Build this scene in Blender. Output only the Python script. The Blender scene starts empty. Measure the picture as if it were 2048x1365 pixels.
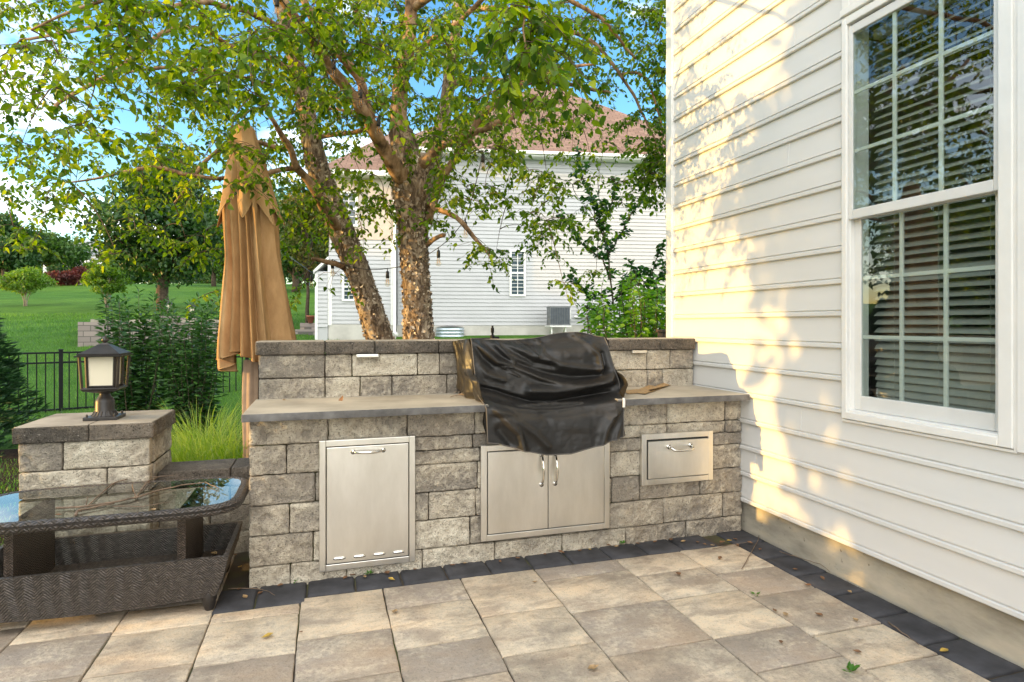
import bpy, bmesh, math, random
import numpy as np
from mathutils import Vector, Matrix, noise
R = math.radians
rnd = random.Random(7)
rng = np.random.default_rng(11)
S = bpy.context.scene
COL = S.collection

# ------------------------------------------------------------------ camera maths
F, CX, HY, CAMH = 1219.0, 1024.0, 649.0, 1.374
YAW = math.atan(374/1219.0)
CC, SS = math.cos(YAW), math.sin(YAW)
def P(px, py, z):
    """world point seen at photo pixel (px,py) at distance z along the view axis"""
    r = (px-CX)/F*z
    return Vector((r*CC+z*SS, -r*SS+z*CC, CAMH-(py-HY)/F*z))
def onY(px, Y):
    t = (px-CX)/F; z = Y/(CC-t*SS); return z*(t*CC+SS)
def onYZ(px, py, Y):
    t = (px-CX)/F; z = Y/(CC-t*SS); return Vector((z*(t*CC+SS), Y, CAMH-(py-HY)/F*z))
def dist(x, y): return x*SS+y*CC
def H(x, y):
    d = dist(x, y)
    u = d-10.0
    sp = math.log1p(math.exp(max(min(u*1.6, 30), -30)))/1.6 if u < 15 else u
    if sp > 55: sp = 55+(sp-55)*0.45
    if sp > 95: sp = 95
    far = max(0.0, min(1.0, (d-8)/6))
    return -0.06+0.105*sp + far*0.10*noise.noise(Vector((x*.09, y*.09, 3)))
def G(px, z, sink=0.0):
    """point on the terrain in the direction of pixel column px at distance z"""
    p = P(px, HY, z); return Vector((p.x, p.y, H(p.x, p.y)-sink))

# ------------------------------------------------------------------ object helpers
ORG = {}
def tag(o, label=None, cat=None, group=None, kind=None):
    if label: o['label'] = label
    if cat: o['category'] = cat
    if group: o['group'] = group
    if kind: o['kind'] = kind
    return o
def thing(name, loc, label, cat, group=None):
    o = bpy.data.objects.new(name, None); COL.objects.link(o)
    o.empty_display_size = 0.1
    o.location = loc; ORG[o.name] = Vector(loc)
    return tag(o, label, cat, group)
class MB:
    def __init__(s): s.v, s.f, s.uv, s.t = [], [], {}, []
    def add(s, vs, fs, tone=0.5, uvs=None):
        b = len(s.v); s.v += [tuple(v) for v in vs]
        s.t += [tone]*len(vs) if isinstance(tone, (int, float)) else list(tone)
        for i, f in enumerate(fs):
            if uvs: s.uv[len(s.f)] = [uvs[j] for j in f]
            s.f.append([b+j for j in f])
        return s
    def box(s, a, b, tone=0.5, m=None):
        (x0, y0, z0), (x1, y1, z1) = a, b
        vs = [Vector(p) for p in ((x0,y0,z0),(x1,y0,z0),(x1,y1,z0),(x0,y1,z0),(x0,y0,z1),(x1,y0,z1),(x1,y1,z1),(x0,y1,z1))]
        if m: vs = [m@v for v in vs]
        return s.add(vs, [(0,3,2,1),(4,5,6,7),(0,1,5,4),(1,2,6,5),(2,3,7,6),(3,0,4,7)], tone)
    def bevbox(s, a, b, w, tone=0.5, m=None):
        bm = bmesh.new(); bmesh.ops.create_cube(bm, size=1)
        c = [(a[i]+b[i])/2 for i in range(3)]; d = [b[i]-a[i] for i in range(3)]
        for v in bm.verts: v.co = Vector((c[0]+v.co.x*d[0], c[1]+v.co.y*d[1], c[2]+v.co.z*d[2]))
        bmesh.ops.bevel(bm, geom=bm.edges[:], offset=w, segments=2, affect='EDGES', profile=0.5)
        bm.verts.index_update()
        vs = [(m@v.co) if m else v.co.copy() for v in bm.verts]; fs = [[v.index for v in f.verts] for f in bm.faces]
        bm.free(); return s.add(vs, fs, tone)
    def tube(s, path, rad, n=8, tone=0.5, cap=True, uv=False, jitter=None):
        path = [Vector(p) for p in path]; k = len(path)
        if isinstance(rad, (int, float)): rad = [rad]*k
        vs, fs, uvs = [], [], []
        t0 = (path[1]-path[0]).normalized()
        up = Vector((0, 0, 1)) if abs(t0.z) < .9 else Vector((1, 0, 0))
        nx = t0.cross(up).normalized(); L = 0
        for i, p in enumerate(path):
            t = (path[min(i+1, k-1)]-path[max(i-1, 0)])
            t = t.normalized() if t.length > 1e-9 else t0
            nx = (nx-t*nx.dot(t)); nx = nx.normalized() if nx.length > 1e-6 else t.orthogonal().normalized()
            ny = t.cross(nx)
            if i: L += (p-path[i-1]).length
            for j in range(n):
                a = 2*math.pi*j/n; r = rad[i]
                if jitter: r *= jitter(p, a)
                vs.append(p+(nx*math.cos(a)+ny*math.sin(a))*r); uvs.append((L, j/n))
        for i in range(k-1):
            for j in range(n):
                fs.append((i*n+j, i*n+(j+1) % n, (i+1)*n+(j+1) % n, (i+1)*n+j))
        if cap: fs += [tuple(range(n-1, -1, -1)), tuple((k-1)*n+j for j in range(n))]
        return s.add(vs, fs, tone, uvs if uv else None)
    def lathe(s, prof, c, n=24, tone=0.5):
        vs, fs = [], []; k = len(prof)
        for r, z in prof:
            for j in range(n):
                a = 2*math.pi*j/n; vs.append((c[0]+r*math.cos(a), c[1]+r*math.sin(a), c[2]+z))
        for i in range(k-1):
            for j in range(n): fs.append((i*n+j, i*n+(j+1) % n, (i+1)*n+(j+1) % n, (i+1)*n+j))
        fs += [tuple(range(n-1, -1, -1)), tuple((k-1)*n+j for j in range(n))]
        return s.add(vs, fs, tone)
    def grid(s, fn, nu, nv, tone=0.5, uvfn=None, wrap=False):
        vs = [fn(i/nu, j/nv) for j in range(nv+1) for i in range(nu+1)]
        uvs = [uvfn(i/nu, j/nv) for j in range(nv+1) for i in range(nu+1)] if uvfn else None
        fs = [(j*(nu+1)+i, j*(nu+1)+i+1, (j+1)*(nu+1)+i+1, (j+1)*(nu+1)+i) for j in range(nv) for i in range(nu)]
        return s.add(vs, fs, tone, uvs)
    def stone(s, lo, hi, res=.014, r=.009, amp=.008, tone=0.5, seed=0, freq=16, faces=('-y', '+x', '-x', '+z', '-z'), rough=('-y',)):
        """a rounded block with a split, rough skin"""
        lo, hi = Vector(lo), Vector(hi)
        def samp(a, b, fine):
            n = max(1, int((b-a-2*r)/(res if fine else .08)))
            return [a, a+r*.35]+[a+r+(b-a-2*r)*i/n for i in range(n+1)]+[b-r*.35, b]
        ax = [samp(lo[i], hi[i], True) for i in range(3)]
        sv = Vector((seed*3.7, seed*1.3, seed*2.1))
        def disp(p, big):
            q = Vector([min(max(p[i], lo[i]+r), hi[i]-r) for i in range(3)]); d = p-q
            n = d.normalized() if d.length > 1e-9 else Vector((0, -1, 0))
            pp = p*freq+sv
            h = noise.noise(pp*.45)*.9+noise.noise(pp)*.8+noise.noise(pp*2.3)*.62+noise.noise(pp*4.6)*.34
            return q+n*(r+(amp if big else amp*.3)*h), tone+.42*h*(1 if big else .5)  # tone follows the relief: hollows painted darker, as their shade
        for fc in faces:
            i = 'xyz'.index(fc[1]); u, w = [k for k in range(3) if k != i]
            val = hi[i] if fc[0] == '+' else lo[i]
            au, aw = ax[u], ax[w]; vs = []; tn = []; big = fc in rough
            for b in aw:
                for a in au:
                    p = Vector((0, 0, 0)); p[i] = val; p[u] = a; p[w] = b
                    e = min(a-lo[u], hi[u]-a, b-lo[w], hi[w]-b)
                    pv, tv = disp(p, big and e > r*.5); vs.append(pv); tn.append(tv)
            nu = len(au)
            flip = (fc[0] == '+') == (i == 1)
            fs = []
            for y in range(len(aw)-1):
                for x in range(nu-1):
                    f = (y*nu+x, y*nu+x+1, (y+1)*nu+x+1, (y+1)*nu+x); fs.append(f[::-1] if flip else f)
            s.add(vs, fs, tn)
        return s
    def build(s, name, mat, parent=None, smooth=False, auto=None):
        me = bpy.data.meshes.new(name)
        o = bpy.data.objects.new(name, me); COL.objects.link(o)
        off = Vector((0, 0, 0))
        if parent is not None:
            off = ORG.get(parent.name, Vector((0, 0, 0))); o.parent = parent
            ORG[o.name] = off
        V = np.array(s.v, dtype=np.float64)-np.array(off)
        me.from_pydata(V.tolist(), [], s.f)
        at = me.attributes.new('tone', 'FLOAT', 'POINT'); at.data.foreach_set('value', np.array(s.t, dtype=np.float32))
        if s.uv:
            ul = me.uv_layers.new(name='UVMap')
            for p in me.polygons:
                u = s.uv.get(p.index)
                if u:
                    for li, c in zip(p.loop_indices, u): ul.data[li].uv = c
        me.materials.append(mat)
        if smooth: me.shade_smooth()
        if auto is not None: me.shade_smooth(); me.set_sharp_from_angle(angle=R(auto))
        return o
def mesh_np(name, V, Q, T, mat, parent=None, smooth=False):
    me = bpy.data.meshes.new(name)
    if parent is not None: V = V-np.array(ORG.get(parent.name, Vector((0, 0, 0))))
    n, m = len(V), len(Q)
    me.vertices.add(n); me.vertices.foreach_set('co', V.astype(np.float32).ravel())
    me.loops.add(m*4); me.loops.foreach_set('vertex_index', Q.astype(np.int32).ravel())
    me.polygons.add(m); me.polygons.foreach_set('loop_start', np.arange(0, m*4, 4, dtype=np.int32))
    me.polygons.foreach_set('loop_total', np.full(m, 4, dtype=np.int32))
    at = me.attributes.new('tone', 'FLOAT', 'POINT'); at.data.foreach_set('value', T.astype(np.float32))
    me.update(calc_edges=True); me.materials.append(mat)
    if smooth: me.shade_smooth()
    o = bpy.data.objects.new(name, me); COL.objects.link(o)
    if parent is not None:
        o.parent = parent; ORG[o.name] = ORG.get(parent.name, Vector((0, 0, 0)))
    return o
def unit(a): return a/np.maximum(np.linalg.norm(a, axis=1, keepdims=True), 1e-9)
def leaf_geo(pos, ax, nr, L, W, tone, fold=.16, droop=.12):
    """folded six-point leaves: pos, axis, normal are (N,3); L, W, tone (N,)"""
    ax = unit(ax); sd = unit(np.cross(ax, nr)); nr = np.cross(sd, ax)
    L = L[:, None]; W = W[:, None]; N = len(pos)
    def pt(a, b, c): return pos+ax*L*a+sd*W*b+nr*W*c-nr*L*0+np.array([0, 0, -1])*L*(a*a*droop)
    vs = np.stack([pt(0, 0, 0), pt(.25, .48, fold), pt(.62, .36, fold), pt(1, 0, 0), pt(.62, -.36, fold), pt(.25, -.48, fold)], 1)
    V = vs.reshape(-1, 3); b = np.arange(N)[:, None]*6
    Q = np.concatenate([b+np.array([[0, 1, 2, 3]]), b+np.array([[0, 3, 4, 5]])], 0)
    return V, Q, np.repeat(tone, 6)
def rand_dirs(n): return unit(rng.normal(size=(n, 3)))

# ------------------------------------------------------------------ material helpers
class NT:
    def __init__(s, name):
        s.m = bpy.data.materials.new(name); s.m.use_nodes = True; s.t = s.m.node_tree
        s.b = s.t.nodes['Principled BSDF']; s.out = s.t.nodes['Material Output']
    def n(s, typ, **kw):
        x = s.t.nodes.new(typ)
        for k, v in kw.items():
            if hasattr(x, k) and not k[0].isupper(): setattr(x, k, v)
            else: x.inputs[k.replace('_', ' ')].default_value = v
        return x
    def l(s, a, b): s.t.links.new(a, b)
    def coord(s, kind='Object', scale=(1, 1, 1)):
        c = s.n('ShaderNodeTexCoord'); m = s.n('ShaderNodeMapping'); m.inputs['Scale'].default_value = scale
        s.l(c.outputs[kind], m.inputs['Vector']); return m.outputs['Vector']
    def noise(s, co, scale, detail=4, rough=.55, dist=0):
        x = s.n('ShaderNodeTexNoise'); x.inputs['Scale'].default_value = scale; x.inputs['Detail'].default_value = detail
        x.inputs['Roughness'].default_value = rough; x.inputs['Distortion'].default_value = dist
        s.l(co, x.inputs['Vector']); return x.outputs['Fac']
    def ramp(s, fac, stops, interp='LINEAR'):
        x = s.n('ShaderNodeValToRGB'); e = x.color_ramp.elements; x.color_ramp.interpolation = interp
        while len(e) < len(stops): e.new(.5)
        for el, (p, c) in zip(e, stops):
            el.position = p; el.color = (c if len(c) == 4 else (*c, 1)) if not isinstance(c, (int, float)) else (c, c, c, 1)
        s.l(fac, x.inputs['Fac']); return x.outputs['Color']
    def mix(s, a, b, fac, mode='MIX'):
        x = s.n('ShaderNodeMix', data_type='RGBA', blend_type=mode)
        for k, v in ((6, a), (7, b), (0, fac)):
            if hasattr(v, 'is_linked') or isinstance(v, bpy.types.NodeSocket): s.l(v, x.inputs[k])
            else: x.inputs[k].default_value = v if k == 0 else (*v, 1)
        return x.outputs[2]
    def math(s, op, a, b=None, c=None):
        x = s.n('ShaderNodeMath', operation=op)
        for i, v in enumerate((a, b, c)):
            if v is None: continue
            if isinstance(v, bpy.types.NodeSocket): s.l(v, x.inputs[i])
            else: x.inputs[i].default_value = v
        return x.outputs[0]
    def attr(s, nm='tone'):
        x = s.n('ShaderNodeAttribute'); x.attribute_name = nm; return x.outputs['Fac']
    def bump(s, h, strength=.4, distance=.01, prev=None):
        x = s.n('ShaderNodeBump'); x.inputs['Strength'].default_value = strength; x.inputs['Distance'].default_value = distance
        s.l(h, x.inputs['Height'])
        if prev is not None: s.l(prev, x.inputs['Normal'])
        return x.outputs['Normal']
    def fin(s, color=None, rough=.6, normal=None, metallic=0, spec=.5, **kw):
        b = s.b
        if color is not None:
            if isinstance(color, bpy.types.NodeSocket): s.l(color, b.inputs['Base Color'])
            else: b.inputs['Base Color'].default_value = (*color, 1)
        if isinstance(rough, bpy.types.NodeSocket): s.l(rough, b.inputs['Roughness'])
        else: b.inputs['Roughness'].default_value = rough
        if normal is not None: s.l(normal, b.inputs['Normal'])
        b.inputs['Metallic'].default_value = metallic; b.inputs['Specular IOR Level'].default_value = spec
        for k, v in kw.items(): b.inputs[k.replace('_', ' ')].default_value = v
        return s.m
def plain(name, col, rough=.55, metallic=0, spec=.5, var=.12, scale=8, bump=0, **kw):
    t = NT(name); co = t.coord(); f = t.noise(co, scale, 5)
    lo = tuple(c*(1-var*1.6) for c in col); hi = tuple(min(1, c*(1+var)) for c in col)
    c = t.ramp(f, [(.3, lo), (.7, hi)])
    nm = t.bump(t.noise(co, scale*12, 3), bump, .004) if bump else None
    return t.fin(c, rough, nm, metallic, spec, **kw)
def stone_mat(name, cols, dark, streak=None, bstr=.95, speck=1.0, gk=.8, warm=None, dk=.6):
    """cols: three colours blended by block tone and noise; dark: staining colour"""
    t = NT(name); co = t.coord(); tone = t.attr()
    if streak:          # every slab is cut from another piece of the pattern
        va = t.n('ShaderNodeVectorMath', operation='MULTIPLY_ADD'); cb = t.n('ShaderNodeCombineXYZ')
        for i_ in range(3): t.l(tone, cb.inputs[i_])
        t.l(cb.outputs[0], va.inputs[0]); va.inputs[1].default_value = (31, 47, 13); t.l(co, va.inputs[2]); co = va.outputs[0]
    f = t.noise(co, 4.5, 6, .6); g = t.noise(co, 42, 4, .65); sp = t.noise(co, 120, 3, .62)
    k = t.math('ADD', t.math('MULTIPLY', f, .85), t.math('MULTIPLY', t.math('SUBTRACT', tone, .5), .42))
    k = t.math('ADD', k, t.math('MULTIPLY', t.math('SUBTRACT', g, .5), gk))
    c = t.ramp(k, [(.22, cols[0]), (.48, cols[1]), (.74, cols[2])])
    if streak:
        mp_ = t.n('ShaderNodeMapping'); mp_.inputs['Scale'].default_value = (1.2, 2.6, 3); t.l(co, mp_.inputs[0]); st = t.noise(mp_.outputs[0], 3.4, 7, .7, .5)
        c = t.mix(c, streak, t.ramp(st, [(.46, 0.0), (.62, .85)]))
    if warm: c = t.mix(c, warm, t.ramp(t.noise(co, 1.7, 5, .6), [(.45, 0.0), (.70, .42)]))
    m = t.ramp(t.noise(co, 2.6, 7, .68), [(.48, 0.0), (.68, dk)])
    c = t.mix(c, dark, m)
    c = t.mix(c, tuple(x*.35 for x in dark), t.ramp(sp, [(.33, .9*speck), (.43, 0.0)]))
    c = t.mix(c, (.62, .58, .5), t.ramp(sp, [(.62, 0.0), (.74, .6*speck)]))
    nm = t.bump(g, bstr, .02); nm = t.bump(sp, bstr, .009, nm)
    return t.fin(c, .86, nm, spec=.25)
def leaf_mat(name, dark, mid, light, trans=.45, rough=.45):
    t = NT(name); tone = t.attr()
    c = t.ramp(tone, [(.1, dark), (.5, mid), (.92, light)])
    t.fin(c, rough, spec=.35)
    tr = t.n('ShaderNodeBsdfTranslucent'); mx = t.n('ShaderNodeMixShader'); mx.inputs[0].default_value = trans
    hs = t.n('ShaderNodeHueSaturation', Saturation=1.15, Value=1.5, Hue=.488); t.l(c, hs.inputs['Color']); t.l(hs.outputs[0], tr.inputs['Color'])
    t.l(t.b.outputs[0], mx.inputs[1]); t.l(tr.outputs[0], mx.inputs[2]); t.l(mx.outputs[0], t.out.inputs['Surface'])
    return t.m
def glass_mat(name, tint=(.85, .9, .88), ior=1.5, mult=1.0):
    t = NT(name); f0 = ((ior-1)/(ior+1))**2
    lw = t.n('ShaderNodeLayerWeight', Blend=.5); gl = t.n('ShaderNodeBsdfGlossy', Roughness=.0); tp = t.n('ShaderNodeBsdfTransparent')
    tp.inputs[0].default_value = (*tint, 1); gl.inputs[0].default_value = (1, 1, 1, 1)
    fr = t.math('ADD', f0, t.math('MULTIPLY', 1-f0, t.math('POWER', lw.outputs['Facing'], 5.0)))      # Schlick, same from both sides
    mx = t.n('ShaderNodeMixShader'); t.l(t.math('MINIMUM', t.math('MULTIPLY', fr, mult), 1.0), mx.inputs[0])
    t.l(tp.outputs[0], mx.inputs[1]); t.l(gl.outputs[0], mx.inputs[2]); t.l(mx.outputs[0], t.out.inputs['Surface'])
    return t.m
def wicker_mat(name, col=(.072, .060, .052), s=.013, w=.032):
    """herringbone weave in UV metres: u along, v up"""
    t = NT(name); c = t.n('ShaderNodeUVMap'); sep = t.n('ShaderNodeSeparateXYZ'); t.l(c.outputs[0], sep.inputs[0])
    u, v = sep.outputs[0], sep.outputs[1]
    wob = t.math('MULTIPLY', t.math('SUBTRACT', t.noise(t.coord('Object'), 9, 3), .5), .022); v = t.math('ADD', v, wob)
    cell = t.math('PINGPONG', t.math('ADD', u, t.math('MULTIPLY', wob, .7)), w)                     # zig-zag along u
    d = t.math('ADD', v, cell)
    st = t.math('PINGPONG', d, s/2)                     # strand profile across
    prof = t.math('POWER', t.math('DIVIDE', st, s/2), .6)
    st2 = t.math('DIVIDE', t.math('PINGPONG', t.math('SUBTRACT', v, t.math('MULTIPLY', cell, .35)), s*1.5), s*1.5)
    h = t.math('ADD', prof, t.math('MULTIPLY', st2, .35))
    n = t.noise(t.coord('Object', (1, 1, 2.5)), 55, 4, .7)
    base = t.ramp(n, [(.32, tuple(x*.4 for x in col)), (.5, col), (.68, tuple(x*2.0 for x in col))])
    cc = t.mix(tuple(x*.12 for x in col), base, t.ramp(prof, [(.15, 0.0), (.55, 1.0)]))
    dust = t.noise(t.coord('Object'), 260, 2)
    cc = t.mix(cc, (.42, .4, .37), t.ramp(dust, [(.735, 0.0), (.76, .8)]))
    return t.fin(cc, .36, t.bump(h, 1.0, .0045), spec=.45)
# ------------------------------------------------------------------ camera, sun, sky
cam = bpy.data.cameras.new('camera'); co_ = bpy.data.objects.new('camera', cam); COL.objects.link(co_)
co_.location = (0, 0, CAMH); co_.rotation_euler = (R(90), 0, -YAW)
cam.sensor_width = 36; cam.lens = F/2048*36; cam.shift_y = -33.5/2048; cam.clip_end = 2000; cam.clip_start = .05
S.camera = co_
SUN_EL, SUN_AZ = R(7.6), R(1.6)          # elevation; angle of the sun from -X towards +Y
sd_ = Vector((-math.cos(SUN_AZ)*math.cos(SUN_EL), math.sin(SUN_AZ)*math.cos(SUN_EL), math.sin(SUN_EL)))
sun = bpy.data.lights.new('sun', 'SUN'); sun.energy = 2.0; sun.angle = R(.55); sun.color = (1, .60, .17)
so = bpy.data.objects.new('sun', sun); COL.objects.link(so); so.rotation_euler = sd_.to_track_quat('Z', 'Y').to_euler(); so.location = sd_*30
w = bpy.data.worlds.new('World'); S.world = w; w.use_nodes = True
nt = w.node_tree; bg = nt.nodes['Background']
sky = nt.nodes.new('ShaderNodeTexSky'); sky.sky_type = 'NISHITA'; sky.sun_disc = False
sky.sun_elevation = SUN_EL; sky.sun_rotation = math.atan2(sd_.x, sd_.y); sky.air_density = 1.0; sky.dust_density = .6; sky.ozone_density = 2.0
tc = nt.nodes.new('ShaderNodeTexCoord'); mp = nt.nodes.new('ShaderNodeMapping'); mp.inputs['Scale'].default_value = (1.6, 1.6, 3.6); mp.inputs['Location'].default_value = (.35, .2, .1)
nz = nt.nodes.new('ShaderNodeTexNoise'); nz.inputs['Scale'].default_value = 2.2; nz.inputs['Detail'].default_value = 7; nz.inputs['Roughness'].default_value = .56; nz.inputs['Distortion'].default_value = .35
rp = nt.nodes.new('ShaderNodeValToRGB'); rp.color_ramp.elements[0].position = .50; rp.color_ramp.elements[1].position = .70
hsv = nt.nodes.new('ShaderNodeHueSaturation'); hsv.inputs['Saturation'].default_value = 1.25; hsv.inputs['Value'].default_value = 1.15
mxw = nt.nodes.new('ShaderNodeMix'); mxw.data_type = 'RGBA'; mxw.inputs[7].default_value = (7.0, 6.9, 6.7, 1)
L = nt.links.new
# a broad bank of cloud added unseen opposite the view to light the patio
sepw = nt.nodes.new('ShaderNodeSeparateXYZ'); L(tc.outputs['Generated'], sepw.inputs[0])
def wm(op, a, b):
    x = nt.nodes.new('ShaderNodeMath'); x.operation = op
    for i, v in enumerate((a, b)):
        if isinstance(v, (int, float)): x.inputs[i].default_value = v
        else: L(v, x.inputs[i])
    return x.outputs[0]
fill_bank = wm('MULTIPLY', wm('MINIMUM', wm('MAXIMUM', wm('SUBTRACT', wm('MULTIPLY', sepw.outputs[1], -1.0), -.15), 0.0), .5), .50)
L(tc.outputs['Generated'], mp.inputs[0]); L(mp.outputs[0], nz.inputs['Vector']); L(wm('ADD', nz.outputs['Fac'], fill_bank), rp.inputs[0]); L(sky.outputs[0], hsv.inputs['Color'])
L(hsv.outputs[0], mxw.inputs[6]); L(rp.outputs[0], mxw.inputs[0]); L(mxw.outputs[2], bg.inputs['Color'])
bg.inputs['Strength'].default_value = .15
S.view_settings.view_transform = 'Standard'; S.view_settings.look = 'None'; S.view_settings.exposure = 1.8; S.view_settings.gamma = 1
S.cycles.max_bounces = 8; S.cycles.transparent_max_bounces = 12; S.cycles.caustics_reflective = False; S.cycles.caustics_refractive = False

# ------------------------------------------------------------------ materials
M = {}
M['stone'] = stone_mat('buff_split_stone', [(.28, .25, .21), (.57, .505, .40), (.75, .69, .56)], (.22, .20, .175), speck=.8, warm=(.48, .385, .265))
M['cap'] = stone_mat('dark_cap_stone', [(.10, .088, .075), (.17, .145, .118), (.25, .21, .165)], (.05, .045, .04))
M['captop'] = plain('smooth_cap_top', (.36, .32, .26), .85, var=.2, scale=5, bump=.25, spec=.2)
M['counter'] = plain('concrete_counter', (.40, .36, .29), .72, var=.18, scale=3.5, bump=.12, spec=.3)
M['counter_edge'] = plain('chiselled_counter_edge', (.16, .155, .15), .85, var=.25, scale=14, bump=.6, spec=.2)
M['paver'] = stone_mat('tan_paver', [(.36, .31, .26), (.64, .55, .42), (.72, .58, .41)], (.25, .215, .175), streak=(.36, .295, .23), bstr=.35, speck=.4, gk=.75, warm=(.56, .385, .235), dk=.8)
M['border'] = plain('charcoal_paver', (.058, .058, .064), .75, var=.3, scale=7, bump=.4, spec=.3)
t = NT('joint_sand'); co = t.coord()
M['joint'] = t.fin(t.mix((.065, .05, .034), (.085, .095, .028), t.ramp(t.noise(co, 2.2, 5), [(.48, 0.0), (.6, .9)])), .95, t.bump(t.noise(co, 200, 2), .6, .01))
t = NT('brushed_steel'); co = t.coord('Object', (2.0, 2.0, 260)); n = t.noise(co, 3, 3)
big = t.noise(t.coord('Object', (3, 3, .9)), 2.2, 6, .65)
M['steel'] = t.fin(t.ramp(big, [(.32, (.70, .68, .63)), (.52, (.77, .75, .70)), (.7, (.84, .82, .77))]), t.math('ADD', t.math('MULTIPLY', big, .12), t.math('ADD', .21, t.math('MULTIPLY', n, .12))), t.bump(n, .06, .001), metallic=1)
M['chrome'] = plain('polished_chrome', (.75, .74, .71), .08, metallic=1, var=.02)
M['dark_gap'] = plain('shadow_gap_black', (.02, .02, .02), .8)  # black sheet painting the shade in the door and drawer gaps
t = NT('vinyl_siding'); co = t.coord('Object', (1, .25, 1)); n = t.noise(co, 5, 4)
M['siding'] = t.fin(t.ramp(n, [(.3, (.635, .635, .62)), (.7, (.68, .68, .665))]), .42, t.bump(t.noise(t.coord('Object', (8, 1.2, 60)), 3, 3), .05, .002), spec=.35)
M['trim'] = plain('white_vinyl_trim', (.78, .775, .75), .35, var=.03)
M['sash'] = plain('window_sash', (.66, .665, .65), .35, var=.03)
t = NT('parged_foundation'); co = t.coord()
c = t.ramp(t.noise(t.coord('Object', (1, .7, 2.2)), 3.2, 7, .62), [(.32, (.28, .26, .21)), (.5, (.43, .395, .32)), (.68, (.54, .49, .39))])
c = t.mix(c, (.12, .11, .09), t.ramp(t.noise(co, 26, 3, .6), [(.24, .8), (.33, 0.0)]))
M['found'] = t.fin(c, .9, t.bump(t.noise(co, 60, 4), .3, .005), spec=.2)
M['glass'] = glass_mat('window_glass', (.72, .80, .77), 1.85, 1.1)
M['blind'] = plain('blind_slat', (.40, .39, .36), .5, var=.05)
M['room'] = plain('dim_room', (.10, .09, .08), .9)
t = NT('lawn_grass'); co = t.coord()
n1 = t.noise(co, .55, 5); n2 = t.noise(co, 9, 5, .7); n3 = t.noise(t.coord('Object', (1, 1, .3)), 55, 3, .7)
c = t.ramp(n1, [(.3, (.046, .130, .015)), (.7, (.095, .215, .028))])
c = t.mix(c, (.14, .26, .035), t.ramp(n2, [(.45, 0.0), (.75, .6)])); c = t.mix(c, (.012, .035, .006), t.ramp(n3, [(.35, .7), (.55, 0.0)]))
M['lawn'] = t.fin(c, .9, t.bump(n3, .8, .05, t.bump(n2, .5, .06)), spec=.1)
M['mulch'] = plain('bark_mulch', (.045, .03, .02), .95, var=.5, scale=30, bump=1.0, spec=.1)
M['black_metal'] = plain('black_powder_coat', (.008, .009, .010), .55, var=.2, spec=.25)
M['bronze'] = plain('oil_rubbed_bronze', (.030, .026, .024), .42, var=.25, scale=20, spec=.5)

# ------------------------------------------------------------------ terrain and patio
gx = [-140, -110, -85, -68, -55]+[-45+1.5*i for i in range(24)]+[-9+.6*i for i in range(32)]+[11+2.5*i for i in range(14)]+[55, 75, 110]
gy = [-40, -25, -12]+[-5+.75*i for i in range(40)]+[25+1.5*i for i in range(30)]+[72, 80, 90, 105, 125, 150, 190]
b = MB(); nxg = len(gx)
b.add([(x, y, H(x, y)-(.35 if (-1.7 < x < 9.5 and -6 < y < 4.2) else 0)) for y in gy for x in gx],
      [(j*nxg+i, j*nxg+i+1, (j+1)*nxg+i+1, (j+1)*nxg+i) for j in range(len(gy)-1) for i in range(nxg-1)])
tag(b.build('lawn', M['lawn'], smooth=True), kind='structure')
b = MB(); mx_ = [-5.5+.45*i for i in range(19)]; my_ = [4.25+.4*i for i in range(11)]
b.add([(x, y, H(x, y)+.022+.02*noise.noise(Vector((x*3, y*3, 0)))) for y in my_ for x in mx_],
      [(j*19+i, j*19+i+1, (j+1)*19+i+1, (j+1)*19+i) for j in range(10) for i in range(18)])
tag(b.build('mulch_bed', M['mulch'], smooth=True), kind='structure')

def paver(b, x0, x1, y0, y1, z=0, th=.06, gap=.0032, bev=.006, dome=0.0, jit=.0022):
    x0 += gap; x1 -= gap; y0 += gap*1.5; y1 -= gap*1.5
    n = 5; pts = []
    for (ax, ay), (bx, by) in (((x0, y0), (x1, y0)), ((x1, y0), (x1, y1)), ((x1, y1), (x0, y1)), ((x0, y1), (x0, y0))):
        for i in range(n): pts.append((ax+(bx-ax)*i/n+rnd.uniform(-jit, jit), ay+(by-ay)*i/n+rnd.uniform(-jit, jit)))
    cx, cy = (x0+x1)/2, (y0+y1)/2; k = len(pts); tone = rnd.random(); zz = z+rnd.uniform(-.0015, .0015)
    tx, ty = rnd.uniform(-.003, .003), rnd.uniform(-.003, .003)
    def zt(x, y): return zz+(x-cx)*tx+(y-cy)*ty
    def ins(d): return [(x+(d if x < cx else -d)*min(1, abs(x-cx)/(x1-x0)*2.5), y+(d if y < cy else -d)*min(1, abs(y-cy)/(y1-y0)*2.5)) for x, y in pts]
    r1, r2 = ins(bev*.35), ins(bev)
    vs = [(x, y, z-th) for x, y in pts]+[(x, y, zt(x, y)-bev*.8-dome) for x, y in pts]+[(x, y, zt(x, y)-bev*.25-dome*.6) for x, y in r1]+[(x, y, zt(x, y)-dome*.3) for x, y in r2]
    fs = [(l*k+i, l*k+(i+1) % k, (l+1)*k+(i+1) % k, (l+1)*k+i) for l in range(3) for i in range(k)]
    if dome:
        r3 = ins(bev*3.2); vs += [(x, y, zt(x, y)) for x, y in r3]; fs += [(3*k+i, 3*k+(i+1) % k, 4*k+(i+1) % k, 4*k+i) for i in range(k)]; fs.append(tuple(4*k+i for i in range(k)))
    else: fs.append(tuple(3*k+i for i in range(k)))
    b.add(vs, fs, tone)
b = MB()
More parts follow.
